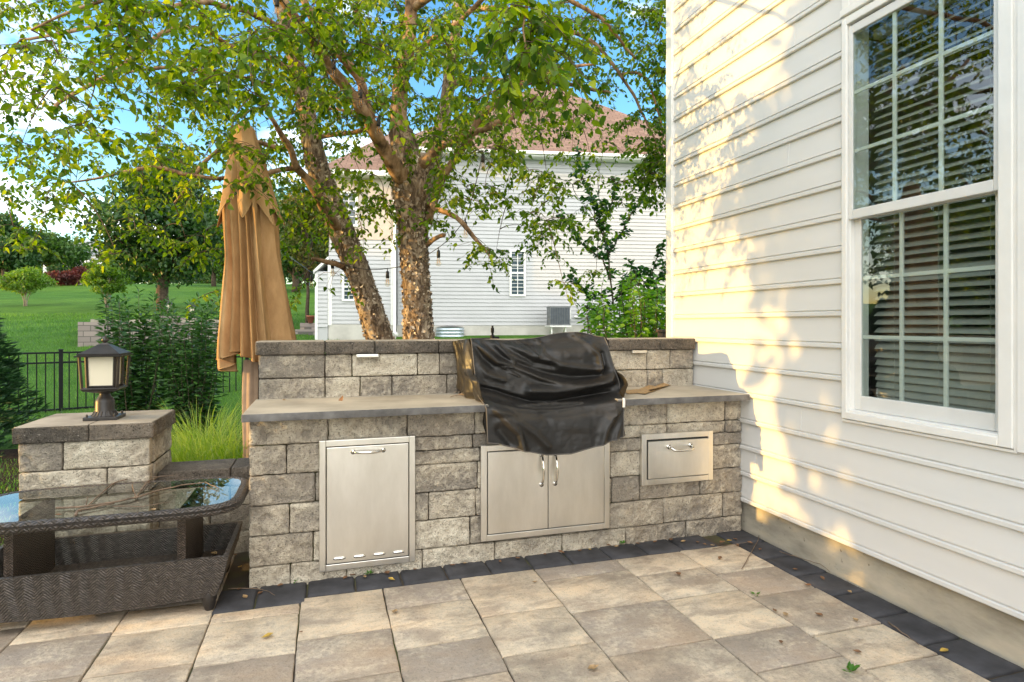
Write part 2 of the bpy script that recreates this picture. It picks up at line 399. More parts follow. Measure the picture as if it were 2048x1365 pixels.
colsp = [(-.117, .287, [3.237, 2.805, 2.445]), (.287, .70, [3.237, 2.985, 2.60, 2.32]), (.70, 1.12, [3.237, 2.775, 2.42]),
         (1.12, 1.625, [3.237, 3.073, 2.69, 2.29]), (1.625, 2.055, [3.237, 2.985, 2.68, 2.288]), (2.055, 2.452, [3.237, 2.877, 2.58, 2.185, 1.91]),
         (-.51, -.117, [3.185, 3.078, 2.707, 2.36]), (-.905, -.51, [3.99, 3.70, 3.33, 3.088, 2.75]), (-1.30, -.905, [4.2, 3.85, 3.5, 3.13, 2.78]), (-1.70, -1.30, [4.2, 3.9, 3.6, 3.3, 2.9])]
for x0, x1, ys in colsp:
    ys = list(ys)
    while ys[-1] > -3.6: ys.append(ys[-1]-rnd.choice((.27, .39, .41, .44, .52)))
    for a, c_ in zip(ys, ys[1:]):
        sh = 0
        paver(b, x0, x1, c_, a)
tag(b.build('patio_paving', M['paver'], auto=50), kind='structure')
b = MB(); xs = [-.52, -.33, -.089]+[-.089+.2427*i for i in range(1, 11)]
for x0, x1 in zip(xs, xs[1:]): paver(b, x0, x1, 3.237 if x0 > -.3 else 3.18, 3.45, z=.004, bev=.012, dome=.006)
y = 3.45
while y > -3.5:
    l_ = rnd.uniform(.235, .265) if y < 3.3 else .225
    paver(b, 2.452, 2.676, y-l_, y, z=.004, bev=.012, dome=.006); y -= l_
tag(b.build('border_paving', M['border'], auto=50), kind='structure')
b = MB(); b.add([(-1.72, -3.7, -.011), (2.70, -3.7, -.011), (2.70, 4.22, -.011), (-1.72, 4.22, -.011)], [(0, 1, 2, 3)])
tag(b.build('joint_sand', M['joint']), kind='structure')

# ------------------------------------------------------------------ outdoor kitchen
kit = thing('outdoor_kitchen', (1.1, 3.7, 0), 'stone outdoor kitchen counter with steel doors and raised back wall against the white house', 'outdoor kitchen')
def course(b, z0, z1, xs, y0, y1, seed, **kw):
    for i, (a, c_) in enumerate(zip(xs, xs[1:])):
        g = .0025
        b.stone((a+g, y0+rnd.uniform(-.004, .004), z0+g), (c_-g, y1, z1-g), tone=rnd.random(), seed=seed+i*1.7, **kw)
b = MB(); b.box((-.365, 3.452, -.03), (2.64, 3.95, .876)); b.build('core', M['joint'], kit)
b = MB()
ky0, ky1 = 3.43, 3.52
XL, XR = -.38, 2.655
rowsK = [(-.03, .104, [XL, -.175, .112, .525, .949, 1.371, 1.797, 2.23, XR]),
         (.104, .264, [XL, -.06, .40, .80, 1.25, 1.66, 2.062, 2.506, XR]),
         (.264, .422, [XL, -.18, .10, .56, .835, 1.3, 1.70, 1.895, 2.331, XR]),
         (.422, .58, [XL, -.05, .40, .845, 1.25, 1.69, 1.90, 2.42, XR]),
         (.58, .738, [XL, -.195, .0]),
         (.58, .659, [.0, .45, .86, 1.3, 1.66, 2.0, 2.42, XR]), (.659, .738, [.0, .44, .815, 1.25, 1.70, 2.091, 2.525, XR]),
         (.738, .879, [XL, .015, .441, .829, 1.25, 1.66, 2.091, 2.525, XR])]
for i, (z0, z1, xs) in enumerate(rowsK): course(b, z0, z1, xs, ky0, ky1, 3+i*5, amp=.0125, r=.009, res=.0105, freq=20)
for i in range(6):      # left return of the base
    z0 = max(-.03, .104+.158*(i-1)); z1 = min(.879, .104+.158*i)
    ys = [3.52, 3.70, 3.95] if i % 2 else [3.52, 3.95]
    for a, c_ in zip(ys, ys[1:]): b.stone((XL, a+.002, z0+.002), (-.30, c_-.002, z1-.002), res=.02, tone=rnd.random(), seed=90+i, rough=('-x',), faces=('-x', '-y', '+y'))
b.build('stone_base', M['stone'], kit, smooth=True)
for a, c_ in ((-.40, .885), (1.69, 2.632)):
    b = MB(); b.bevbox((a, 3.335, .8785), (c_, 3.975, .92), .004); ct = b.build('countertop', M['counter'], kit)
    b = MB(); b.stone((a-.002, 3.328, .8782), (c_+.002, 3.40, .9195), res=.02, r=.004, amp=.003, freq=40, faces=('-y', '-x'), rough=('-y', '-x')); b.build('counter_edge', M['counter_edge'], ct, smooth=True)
b = MB(); b.box((-.37, 3.987, -.05), (2.62, 4.22, 1.18)); b.build('core', M['joint'], kit)
b = MB()
for z0, z1, xs, sd in ((1.043, 1.188, [-.385, 0.0, .163, .575, .72, 1.1, 1.5, 1.86, 2.245, 2.44, 2.64], 201), (.90, 1.043, [-.385, 0.0, .213, .412, .77, 1.2, 1.6, 1.9, 2.25, 2.38, 2.64], 231)):
    course(b, z0, z1, xs, 3.965, 4.03, sd, amp=.009, r=.009, res=.0105, freq=20)
    for s_, a, c_ in ((0, 4.03, 4.245),): b.stone((-.385, a, z0+.002), (-.34, c_, z1-.002), res=.02, tone=rnd.random(), seed=sd+30, rough=('-x',), faces=('-x', '+y', '-y'))
for i in range(7): b.stone((-.385, 4.03, i*.13-.03), (-.34, 4.245, i*.13+.098), res=.025, tone=rnd.random(), seed=300+i, rough=('-x',), faces=('-x', '+y', '-y'))
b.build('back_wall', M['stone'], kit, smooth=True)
b = MB(); xs = [-.403, 0.0, .302, .71, 1.13, 1.53, 1.93, 2.345, 2.645]
for i, (a, c_) in enumerate(zip(xs, xs[1:])):
    b.stone((a+.002, 3.945, 1.188), (c_-.002, 4.26, 1.268), res=.014, tone=rnd.random(), seed=400+i, amp=.006, r=.008, faces=('-y', '-x', '+x', '-z', '+y'), rough=('-y', '-x', '+y'))
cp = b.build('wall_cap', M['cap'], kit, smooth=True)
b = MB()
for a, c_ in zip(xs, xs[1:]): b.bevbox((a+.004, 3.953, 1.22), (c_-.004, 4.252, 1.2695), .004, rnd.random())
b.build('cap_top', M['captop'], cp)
for x0, x1 in ((.187, .325), (2.11, 2.225)):
    b = MB(); b.bevbox((x0, 3.925, 1.166), (x1, 3.962, 1.186), .003); b.build('light_bar', M['steel'], kit)

def frame(b, x0, x1, z0, z1, w_, yf, yb):
    b.bevbox((x0, yf, z0), (x0+w_, yb, z1), .003); b.bevbox((x1-w_, yf, z0), (x1, yb, z1), .003)
    b.bevbox((x0+w_, yf, z1-w_), (x1-w_, yb, z1), .003); b.bevbox((x0+w_, yf, z0), (x1-w_, yb, z0+w_), .003)
def bow(b, p0, p1, out, rad, flat=.5, n=14):
    p0, p1 = Vector(p0), Vector(p1); pts, rr = [], []
    for i in range(n+1):
        s_ = i/n; pts.append(p0.lerp(p1, s_)+Vector((0, -out*math.sin(math.pi*s_)**flat, 0))); rr.append(rad*(.75+.45*math.sin(math.pi*s_)))
    b.tube(pts, rr, 10)
# tall pull-out door
X0, X1, Z0, Z1 = -.03, .481, .053, .752
b = MB(); frame(b, X0, X1, Z0, Z1, .034, 3.402, 3.435); b.box((X0+.03, 3.424, Z0+.03), (X1-.03, 3.44, Z1-.03)); tf = b.build('trash_door_frame', M['steel'], kit)
b = MB(); b.bevbox((X0+.038, 3.400, Z0+.038), (X1-.038, 3.423, Z1-.038), .003); b.build('door_panel', M['steel'], tf)
b = MB(); b.box((X0+.034, 3.4135, Z0+.034), (X1-.034, 3.4235, Z1-.034)); b.build('door_gap', M['dark_gap'], tf)
b = MB(); zc = .685; xa, xb = .145, .305
bow(b, (xa, 3.398, zc), (xb, 3.398, zc), .038, .0075)
for x in (xa, xb): b.tube([(x, 3.402, zc), (x, 3.394, zc)], .013, 12)
b.build('door_handle', M['chrome'], tf, smooth=True)
for i in range(4):
    xc = .075+i*.105
    b = MB(); b.add([(xc+.034*math.copysign(abs(math.cos(a))**.5, math.cos(a))*k, 3.399-h_, .118+.0075*math.sin(a)*k) for k, h_ in ((1, 0), (.9, .006), (.55, .009)) for a in [2*math.pi*j/20 for j in range(20)]],
          [(l_*20+j, l_*20+(j+1) % 20, (l_+1)*20+(j+1) % 20, (l_+1)*20+j) for l_ in range(2) for j in range(20)]+[tuple(40+j for j in range(20))])
    b.build('louvre_vent', M['chrome'], tf, smooth=True)
# double doors under the grill
X0, X1, Z0, Z1 = .858, 1.672, .121, .675; XM = 1.268
b = MB(); frame(b, X0, X1, Z0, Z1, .036, 3.402, 3.435); b.box((X0+.03, 3.424, Z0+.03), (X1-.03, 3.44, Z1-.03)); df = b.build('double_door_frame', M['steel'], kit)
b = MB(); b.box((X0+.036, 3.4135, Z0+.036), (X1-.036, 3.4235, Z1-.036)); b.build('door_gap', M['dark_gap'], df)
for s_, (a, c_) in enumerate(((X0+.040, XM-.002), (XM+.002, X1-.040))):
    b = MB(); b.bevbox((a, 3.399, Z0+.040), (c_, 3.423, Z1-.040), .003); b.build('door_panel', M['steel'], df)
    b = MB(); hx = XM+(-.043 if s_ == 0 else .043)
    bow(b, (hx, 3.397, .425), (hx, 3.397, .60), .036, .0075)
    for z in (.425, .60): b.tube([(hx, 3.401, z), (hx, 3.393, z)], .013, 12)
    b.build('door_handle', M['chrome'], df, smooth=True)
# drawer
X0, X1, Z0, Z1 = 1.892, 2.411, .363, .684
b = MB(); frame(b, X0, X1, Z0, Z1, .036, 3.402, 3.435); b.box((X0+.03, 3.424, Z0+.03), (X1-.03, 3.44, Z1-.03)); wf = b.build('drawer_frame', M['steel'], kit)
b = MB(); b.box((X0+.036, 3.4135, Z0+.036), (X1-.036, 3.4235, Z1-.036)); b.build('drawer_gap', M['dark_gap'], wf)
b = MB(); b.bevbox((X0+.041, 3.392, Z0+.041), (X1-.041, 3.423, Z1-.046), .003); b.build('drawer_front', M['steel'], wf)
b = MB(); zc = .60; xa, xb = 2.075, 2.235
b.tube([(xa, 3.392, zc), (xa, 3.365, zc-.002), (xa+.012, 3.346, zc-.012), (xa+.03, 3.342, zc-.018), (xb-.03, 3.342, zc-.018), (xb-.012, 3.346, zc-.012), (xb, 3.365, zc-.002), (xb, 3.392, zc)], [.010, .009, .009, .008, .008, .009, .009, .010], 12)
for x in (xa, xb): b.tube([(x, 3.394, zc), (x, 3.386, zc)], .015, 12)
b.build('drawer_handle', M['chrome'], wf, smooth=True)

# ------------------------------------------------------------------ pier and seat wall
pil = thing('stone_pillar', (-1.245, 4.1, 0), 'square buff stone pillar with dark cap carrying the lantern', 'pillar')
b = MB(); b.box((-1.533, 3.872, -.05), (-.957, 4.33, .74)); b.build('core', M['joint'], pil)
b = MB()
for i, (z0, z1) in enumerate(((-.05, .118), (.118, .274), (.274, .43), (.43, .585), (.585, .741))):
    js = {4: [-1.555, -1.352, -.935], 3: [-1.555, -1.144, -.935], 2: [-1.555, -1.3, -.935], 1: [-1.555, -1.1, -.935], 0: [-1.555, -1.3, -.935]}[i]
    course(b, z0, z1, js, 3.85, 3.93, 500+i*4, amp=.010, r=.009, res=.0105, freq=20)
    ys = [3.93, 4.35] if i % 2 else [3.93, 4.15, 4.35]
    for a, c_ in zip(ys, ys[1:]):
        for x0, x1, fc in ((-.99, -.935, '+x'), (-1.555, -1.5, '-x')):
            b.stone((x0, a+.002, z0+.002), (x1, c_-.002, z1-.002), res=.016, tone=rnd.random(), seed=540+i+a, rough=(fc,), faces=(fc, '-y', '+y'), amp=.0075)
    b.stone((-1.5, 4.3, z0+.002), (-.99, 4.35, z1-.002), res=.03, tone=.5, seed=560+i, rough=('+y',), faces=('+y',))
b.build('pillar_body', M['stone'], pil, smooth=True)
b = MB()
for a, c_, sd in ((-1.575, -1.229, 1), (-1.225, -.915, 2)):
    b.stone((a, 3.83, .741), (c_, 4.37, .829), res=.014, tone=rnd.random(), seed=600+sd, amp=.007, r=.008, faces=('-y', '-x', '+x', '-z', '+y'), rough=('-y', '+x', '-x', '+y'))
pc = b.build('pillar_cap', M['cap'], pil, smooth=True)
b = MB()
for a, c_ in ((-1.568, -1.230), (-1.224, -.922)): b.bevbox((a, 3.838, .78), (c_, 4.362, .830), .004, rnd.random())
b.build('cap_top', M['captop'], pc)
sw = thing('seat_wall', (-.66, 4.13, 0), 'low stone seat wall with dark cap between the pillar and the kitchen', 'wall')
b = MB(); b.box((-.93, 4.05, -.05), (-.40, 4.25, .42)); b.build('core', M['joint'], sw)
b = MB()
for i, (z0, z1) in enumerate(((-.05, .118), (.118, .274), (.274, .425))): course(b, z0, z1, [-.933, -.66 if i % 2 else -.55, -.387], 4.02, 4.09, 700+i*3, amp=.007)
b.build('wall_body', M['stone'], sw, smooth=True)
b = MB()
for a, c_ in ((-.933, -.545), (-.541, -.387)): b.stone((a, 4.0, .425), (c_, 4.28, .511), tone=rnd.random(), seed=720+a, amp=.005, faces=('-y', '-x', '+x', '+y', '+z'), rough=('-y',))
b.build('wall_cap', M['cap'], sw, smooth=True)

# ------------------------------------------------------------------ white house at the right
HX = 2.662
hs = thing('white_house', (HX, 2.0, 0), 'white sided house wall with tall grid window filling the right edge', 'house')
c_h = .174; zb = .2
prof = [(0, .002), (0, .016), (.004, .020), (.022, .020), (.026, .014), (.0275, .006), (.031, .006), (.034, .0145), (.174, .003)]
b = MB()
seams = {1: [3.30, 2.42, .8], 2: [.2], 3: [2.9], 0: [1.4], 6: [3.4], 9: [3.6, .9], 12: [3.0], 14: [3.7], 16: [2.95]}
for i in range(34):
    z0 = zb+i*c_h
    segs = [(-5.0, 4.27)]
    if z0 > .85 and z0 < 3.62: segs = [(-5.0, 1.70), (2.60, 4.27)]
    for a, c_ in segs:
        cuts = [a]+sorted(q for q in seams.get(i, []) if a < q < c_)+[c_]
        for j, (u0, u1) in enumerate(zip(cuts, cuts[1:])):
            e = .0022*(j % 2)
            vs = [(HX-o-e, yy, z0+z) for yy in (u0, u1+(.001 if j % 2 else 0)) for z, o in prof]; k = len(prof)
            fs = [(m, m+1, k+m+1, k+m) for m in range(k-1)]
            b.add(vs, fs)
            if j % 2: b.add([(HX-o-e, u0, z0+z) for z, o in prof]+[(HX-o+.001, u0, z0+z) for z, o in prof], [(m, m+1, k+m+1, k+m) for m in range(k-1)])
b.build('siding', M['siding'], hs, auto=25)
b = MB(); b.box((2.685, -5, -.1), (2.95, 4.30, .215)); b.build('foundation', M['found'], hs)
b = MB(); b.bevbox((2.628, 4.255, .19), (2.70, 4.335, 6.2), .004); b.bevbox((2.635, 4.25, .19), (2.66, 4.258, 6.2), .002); b.build('corner_trim', M['trim'], hs)
b = MB()
b.box((2.70, 4.25, .2), (9.0, 4.32, 6.2)); b.box((8.9, -5, -.1), (9, 4.25, 6.2)); b.box((2.70, -5.1, -.1), (9, -5.0, 6.2)); b.box((2.95, 4.2, -.1), (8.9, 4.28, .2))
b.build('outer_wall', M['siding'], hs)
b = MB(); b.box((2.67, -5, .3), (2.72, 1.77, 6.1)); b.box((2.67, 2.585, .3), (2.72, 4.25, 6.1)); b.box((2.67, 1.77, .2), (2.72, 2.585, .90)); b.box((2.67, 1.77, 3.70), (2.72, 2.585, 6.1))
b.box((2.72, -5, .22), (8.9, 4.25, .25)); b.box((2.72, -5, 3.9), (8.9, 4.25, 3.95)); b.build('inner_wall', M['room'], hs)
b = MB(); b.add([(2.2, -5.5, 6.1), (9.5, -5.5, 6.1), (9.5, 4.75, 6.1), (2.2, 4.75, 6.1), (5.8, -2, 8.4), (5.8, 1.5, 8.4)], [(0, 1, 4), (1, 2, 5, 4), (2, 3, 5), (3, 0, 4, 5), (0, 3, 2, 1)])
M['shingle'] = plain('brown_shingle', (.22, .15, .12), .9, var=.35, scale=6, bump=.6, spec=.15)
b.build('roof', M['shingle'], hs)

# window: frame, two sashes with muntins, glass, blind
Y0, Y1 = 1.805, 2.558
ZB, ZT = .924, 2.945
b = MB()
def wframe(b, y0, y1, z0, z1, w_, xf, xb, bev=.004):
    b.bevbox((xf, y0, z0), (xb, y0+w_, z1), bev); b.bevbox((xf, y1-w_, z0), (xb, y1, z1), bev)
    b.bevbox((xf, y0+w_, z0), (xb, y1-w_, z0+w_), bev); b.bevbox((xf, y0+w_, z1-w_), (xb, y1-w_, z1), bev)
b.bevbox((2.632, Y1+.002, ZB-.05), (2.70, Y1+.034, ZT+.05), .004); b.bevbox((2.632, Y0-.058, ZB-.05), (2.70, Y0-.002, ZT+.05), .004)
b.bevbox((2.630, Y0-.002, ZB-.05), (2.70, Y1+.002, ZB-.012), .004); b.bevbox((2.632, Y0-.002, ZT+.012), (2.70, Y1+.002, ZT+.05), .004)
b.bevbox((2.655, Y1-.003, ZB-.012), (2.78, Y1+.012, ZT+.012), .003); b.bevbox((2.655, Y0-.012, ZB-.012), (2.78, Y0+.003, ZT+.012), .003)
b.bevbox((2.640, Y0-.01, ZB-.014), (2.78, Y1+.01, ZB-.001), .003)
wframe(b, Y0-.070, Y1+.045, ZB-.068, ZT+.062, .014, 2.642, 2.668, .003)
b.bevbox((2.625, Y0-.06, ZT+.064), (2.66, Y1+.04, ZT+.10), .004)
b.bevbox((2.634, Y0-.20, ZB-.06), (2.668, Y0-.072, 3.7), .004)
for yy in (Y1-.03, Y0+.06): b.box((2.6285, yy, ZB-.034), (2.631, yy+.02, ZB-.028), 0)
win = b.build('window', M['trim'], hs)
def sash(z0, z1, xf, name, rail_b, rail_t):
    b = MB(); st = .024 if name == 'upper' else .042; xb = xf+.03
    b.bevbox((xf, Y0, z0), (xb, Y0+st, z1), .004); b.bevbox((xf, Y1-st, z0), (xb, Y1, z1), .004)
    b.bevbox((xf, Y0+st, z0), (xb, Y1-st, z0+rail_b), .004); b.bevbox((xf, Y0+st, z1-rail_t), (xb, Y1-st, z1), .004)
    b.build('sash', M['sash'], win)
    ya, yb, za, zc_ = Y0+st, Y1-st, z0+rail_b, z1-rail_t; b = MB()
    xm = xf+.012
    for k in (1, 2):
        y = ya+(yb-ya)*k/3; b.bevbox((xm, y-.0095, za), (xm+.012, y+.0095, zc_), .002)
        z = za+(zc_-za)*k/3; b.bevbox((xm+.001, ya, z-.0095), (xm+.011, yb, z+.0095), .002)
    b.build('muntin_grid', M['trim'], win)
    b = MB(); b.add([(xf+.008, ya, za), (xf+.008, ya, zc_), (xf+.008, yb, zc_), (xf+.008, yb, za)], [(0, 1, 2, 3)]); b.build('glass_pane', M['glass'], win)
sash(1.925, ZT, 2.645, 'upper', .05, .045); sash(ZB, 1.958, 2.682, 'lower', .075, .035)
b = MB(); z = ZB+.03; k = 0
while z < ZT-.05:
    cl = max(0, 1-(z-ZB)/.42); ang = R(34+34*min(1, cl*1.5)+rnd.uniform(-2, 2)); wd = .05
    dx, dz = wd/2*math.cos(ang), wd/2*math.sin(ang); xc = 2.825
    sag = rnd.uniform(-.002, .002)
    m = 4; vs = []
    for i in range(m+1):
        yy = Y0+.012+(Y1-Y0-.024)*i/m; zz = z+sag*math.sin(math.pi*i/m)
        vs += [(xc-dx, yy, zz-dz), (xc, yy, zz+.004), (xc+dx, yy, zz+dz), (xc+dx, yy, zz+dz-.003), (xc, yy, zz+.001), (xc-dx, yy, zz-dz-.003)]
    b.add(vs, [(i*6+j, i*6+(j+1) % 6, (i+1)*6+(j+1) % 6, (i+1)*6+j) for i in range(m) for j in range(6)])
    z += .0435-.008*cl; k += 1
b.bevbox((2.80, Y0+.01, ZT-.05), (2.85, Y1-.01, ZT), .004); b.build('blind', M['blind'], win)
b = MB()
for y in (Y0+.14, (Y0+Y1)/2, Y1-.14):
    for x in (2.797, 2.853): b.tube([(x, y, ZB+.02), (x, y, ZT-.04)], .0012, 4)
b.build('blind_cord', M['blind'], win)
b = MB(); b.add([(2.70, Y0, ZT+.16), (2.70, Y0, 3.62), (2.70, Y1, 3.62), (2.70, Y1, ZT+.16)], [(0, 1, 2, 3)]); b.build('glass_pane', M['glass'], win)
b = MB(); wframe(b, Y0-.058, Y1+.034, ZT+.102, 3.70, .05, 2.632, 2.69); b.build('transom_frame', M['trim'], win)
b = MB(); wframe(b, Y0-.006, Y1-.018, ZT+.155, 3.648, .03, 2.65, 2.695); b.build('transom_sash', M['sash'], win)
# ------------------------------------------------------------------ grill under its cover
t = NT('black_vinyl_cover'); co = t.coord(); n = t.noise(co, 22, 5, .6); n2 = t.noise(t.coord('Object', (1, 1, 2.2)), 7, 4, .6, 1.2)
c = t.ramp(t.noise(co, 4, 5), [(.3, (.012, .0115, .011)), (.6, (.021, .0195, .018)), (.8, (.040, .035, .030))])
M['cover'] = t.fin(c, t.ramp(n, [(.3, .33), (.7, .48)]), t.bump(n, .10, .006, t.bump(n2, .35, .012)), spec=.38)
M['piping'] = plain('dusty_cover_piping', (.10, .09, .08), .6)
gr = thing('covered_grill', (1.3, 3.65, .62), 'built in barbecue grill under a wrinkled black vinyl cover in mid counter', 'grill')
def cz(yc, z=3.6): return CAMH-(yc*.2198-9)/F*z
def plerp(tab, x):
    if x <= tab[0][0]: return tab[0][1]
    for (a, va), (b_, vb) in zip(tab, tab[1:]):
        if x <= b_: u = (x-a)/(b_-a); return va+(vb-va)*u
    return tab[-1][1]
def sm(tab, x, h): return sum(plerp(tab, x+h*k)*w_ for k, w_ in ((-1, .25), (-.5, .25), (.5, .25), (1, .25)))
FOLDS = [([(305,190),(420,290),(520,390),(640,420),(760,475),(900,545),(1060,600),(1250,612),(1450,588),(1570,535)], .034, 30),
 ([(420,205),(560,330),(700,415),(860,470),(1000,515),(1200,555),(1400,555),(1550,500)], -.034, 40),
 ([(545,220),(620,330),(690,405)], .020, 20), ([(600,250),(740,330),(880,410),(1050,440)], -.022, 30),
 ([(700,230),(820,315),(950,375),(1100,435),(1300,465),(1480,480)], .024, 34), ([(760,200),(860,275),(905,345)], .014, 18),
 ([(950,180),(990,240),(960,320),(1010,380)], .015, 24), ([(1140,290),(1330,300)], .040, 120),
 ([(1340,140),(1420,235),(1485,340),(1492,440),(1470,515)], .032, 36), ([(1545,330),(1545,430),(1520,500)], -.028, 26),
 ([(780,655),(1000,665),(1300,642),(1500,600),(1590,560)], .052, 44), ([(330,610),(500,660),(640,715),(790,765),(1000,772),(1300,735),(1650,690)], -.040, 26),
 ([(350,715),(600,790),(800,818),(1000,820),(1300,790),(1650,745)], .030, 20), ([(360,850),(600,850),(1000,868),(1500,830)], -.012, 26),
 ([(370,760),(500,900),(600,1000),(640,1160)], .030, 34), ([(430,760),(590,900),(750,1010),(860,1120)], .022, 34), ([(420,960),(520,1090)], -.022, 40),
 ([(1520,860),(1430,1000),(1390,1160)], .028, 40), ([(1620,930),(1550,1040),(1530,1130)], .018, 26), ([(1640,790),(1530,880)], .012, 22), ([(840,880),(870,890)], -.012, 40),
 ([(340,255),(390,340),(480,430)], -.018, 30), ([(350,420),(420,500),(560,560)], .014, 26), ([(330,520),(430,580),(560,600)], -.012, 26), ([(1050,960),(1250,980)], .010, 60),
 ([(560,440),(620,470),(700,530)], .008, 12), ([(590,440),(650,450)], .008, 9), ([(610,490),(690,520)], .006, 10)]
def segd(px, py, pl):
    best = 1e9
    for (ax, ay), (bx, by) in zip(pl, pl[1:]):
        dx, dy = bx-ax, by-ay; u = max(0, min(1, ((px-ax)*dx+(py-ay)*dy)/(dx*dx+dy*dy))); best = min(best, math.hypot(px-ax-u*dx, py-ay-u*dy))
    return best
def cdisp(s_, Z):
    xc = 310+1300*s_; yc = (CAMH-Z)/3.6*F/.2198+9/.2198
    d = 0
    for pl, A, sg in FOLDS:
        q = segd(xc, yc, pl)/sg
        if q < 3.2: d += A*math.exp(-q*q)
    p = Vector((s_*5, Z*6, 0)); d += .005*noise.noise(p)+.003*noise.noise(p*2.3)+.0016*noise.noise(p*6)
    return d*min(1, s_*14+.12)*min(1, (1-s_)*14+.12)
ZT_ = [(0, 1.288), (.1, 1.280), (.3, 1.270), (.5, 1.285), (.68, 1.318), (.85, 1.322), (1, 1.285)]
ZB_ = [(0, .712), (.08, .70), (.25, .655), (.42, .622), (.6, .620), (.8, .655), (1, .70)]
PF = [(-.4, 3.288), (-.25, 3.292), (-.05, 3.312), (-.025, 3.325), (-.008, 3.375), (.02, 3.44), (.05, 3.475), (.12, 3.505), (.22, 3.545), (.30, 3.575), (.345, 3.61), (.39, 3.68)]
def cx0(Z): return plerp([(.6, .872), (.9, .868), (.96, .850), (1.3, .846)], Z)
def cx1(Z): return plerp([(.6, 1.700), (.85, 1.715), (.93, 1.745), (1.0, 1.775), (1.1, 1.755), (1.3, 1.735)], Z)
def cfront(s_, j):
    Z = plerp(ZB_, s_)*(1-j)+sm(ZT_, s_, .04)*j
    zc = .942-.078*math.sin(math.pi*s_)**.8
    Y = sm(PF, Z-zc, .012)-cdisp(s_, Z)*(1-.5*max(0, (j-.93)/.07))
    if Z < .90: Y = min(Y, 3.405)
    return (cx0(Z)+(cx1(Z)-cx0(Z))*s_, Y, Z)
def cside(sgn, v, j):
    """v 0 front .. 1 back"""
    f = cfront(0 if sgn < 0 else 1, j)
    zb_ = .7+min(1, v*9)*.224; zt = plerp(ZT_, 0 if sgn < 0 else 1)-.03*v
    Z = zb_*(1-j)+zt*j; Z = f[2]*(1-min(1, v*9))+Z*min(1, v*9)
    Y = f[1]+(4.0-f[1])*v
    bul = math.sin(math.pi*v)*.03*(.4+noise.noise(Vector((v*4, Z*3, sgn*4)))*1.6)+.020*noise.noise(Vector((v*9+Z*7, Z*5, 9)))+.010*noise.noise(Vector((v*17-Z*9, Z*6, 2)))*min(1, v*6)
    return ((cx0(Z) if sgn < 0 else cx1(Z))+sgn*(bul+.02*v), Y, Z)
b = MB(); b.grid(cfront, 170, 150)
b.grid(lambda u, v: cside(-1, 1-u, v), 40, 70); b.grid(lambda u, v: cside(1, u, v), 40, 70)
def ctop(u, v):
    f = cfront(u, 1); l_ = cside(-1, v, 1); r_ = cside(1, v, 1)
    Z = f[2]*(1-v)+(plerp(ZT_, u)-.03)*v+.014*math.sin(math.pi*v)*noise.noise(Vector((u*5, v*4, 1)))
    X = f[0]*(1-v)+(l_[0]+(r_[0]-l_[0])*u)*v
    return (X, f[1]*(1-v)+4.0*v, Z)
b.grid(ctop, 170, 30)
b.grid(lambda u, v: (cside(-1, 1, v)[0]+(cside(1, 1, v)[0]-cside(-1, 1, v)[0])*(1-u), 4.0, .924*(1-v)+(cside(1, 1, v)[2] if u < .5 else cside(-1, 1, v)[2])*v), 8, 10)
cv = b.build('grill_cover', M['cover'], gr, smooth=True)
b = MB(); b.tube([Vector(cfront(0, j/40))+Vector((-.001, -.001, 0)) for j in range(41)], .0035, 6); b.tube([Vector(cfront(u/60, 1))+Vector((0, 0, .001)) for u in range(0, 61)], .003, 6)
b.tube([Vector(cfront(u/60, 0)) for u in range(61)], .0035, 6); b.tube([Vector(cfront(1, j/40))+Vector((.001, -.001, 0)) for j in range(41)], .0035, 6)
b.build('cover_piping', M['piping'], cv, smooth=True)
b = MB(); q = Vector(cfront(.985, .32)); b.bevbox((q.x-.007, q.y-.012, q.z-.012), (q.x+.009, q.y-.009, q.z+.045), .001); b.build('care_tag', M['trim'], cv)

# ------------------------------------------------------------------ closed umbrella
t = NT('tan_canvas'); co = t.coord(); n = t.noise(t.coord('Object', (1, 1, .35)), 7, 6, .62)
wv = t.noise(t.coord('Object', (1, 1, .6)), 420, 2)
M['canvas'] = t.fin(t.ramp(n, [(.3, (.27, .155, .068)), (.52, (.42, .255, .118)), (.72, (.54, .36, .185))]), .85, t.bump(wv, .25, .002, t.bump(t.noise(co, 14, 4), .3, .012)), spec=.15)
M['canvas_pale'] = plain('faded_canvas_strap', (.40, .28, .19), .85, var=.15, bump=.3)
um = thing('patio_umbrella', (P(512, 700, 4.5).x, P(512, 700, 4.5).y, -.05), 'closed tan canvas patio umbrella standing behind the left end of the kitchen wall', 'umbrella')
ua, ub = P(488, 250, 4.5), P(517, 715, 4.5)
def axis(Z): u = (Z-ua.z)/(ub.z-ua.z); return ua.lerp(ub, u)
LP = [(1.05, .305), (1.22, .292), (1.55, .25), (1.85, .205), (2.15, .192), (2.35, .175), (2.6, .12)]
UP = [(2.06, .215), (2.2, .196), (2.35, .178), (2.5, .150), (2.62, .125), (2.70, .095), (2.80, .07)]
def folds(a, k, ph, sharp): 
    x = (a*k/(2*math.pi)+ph) % 1.0; return abs(2*x-1)**sharp
camA = math.atan2(-ua.y, -ua.x)          # direction of the viewer
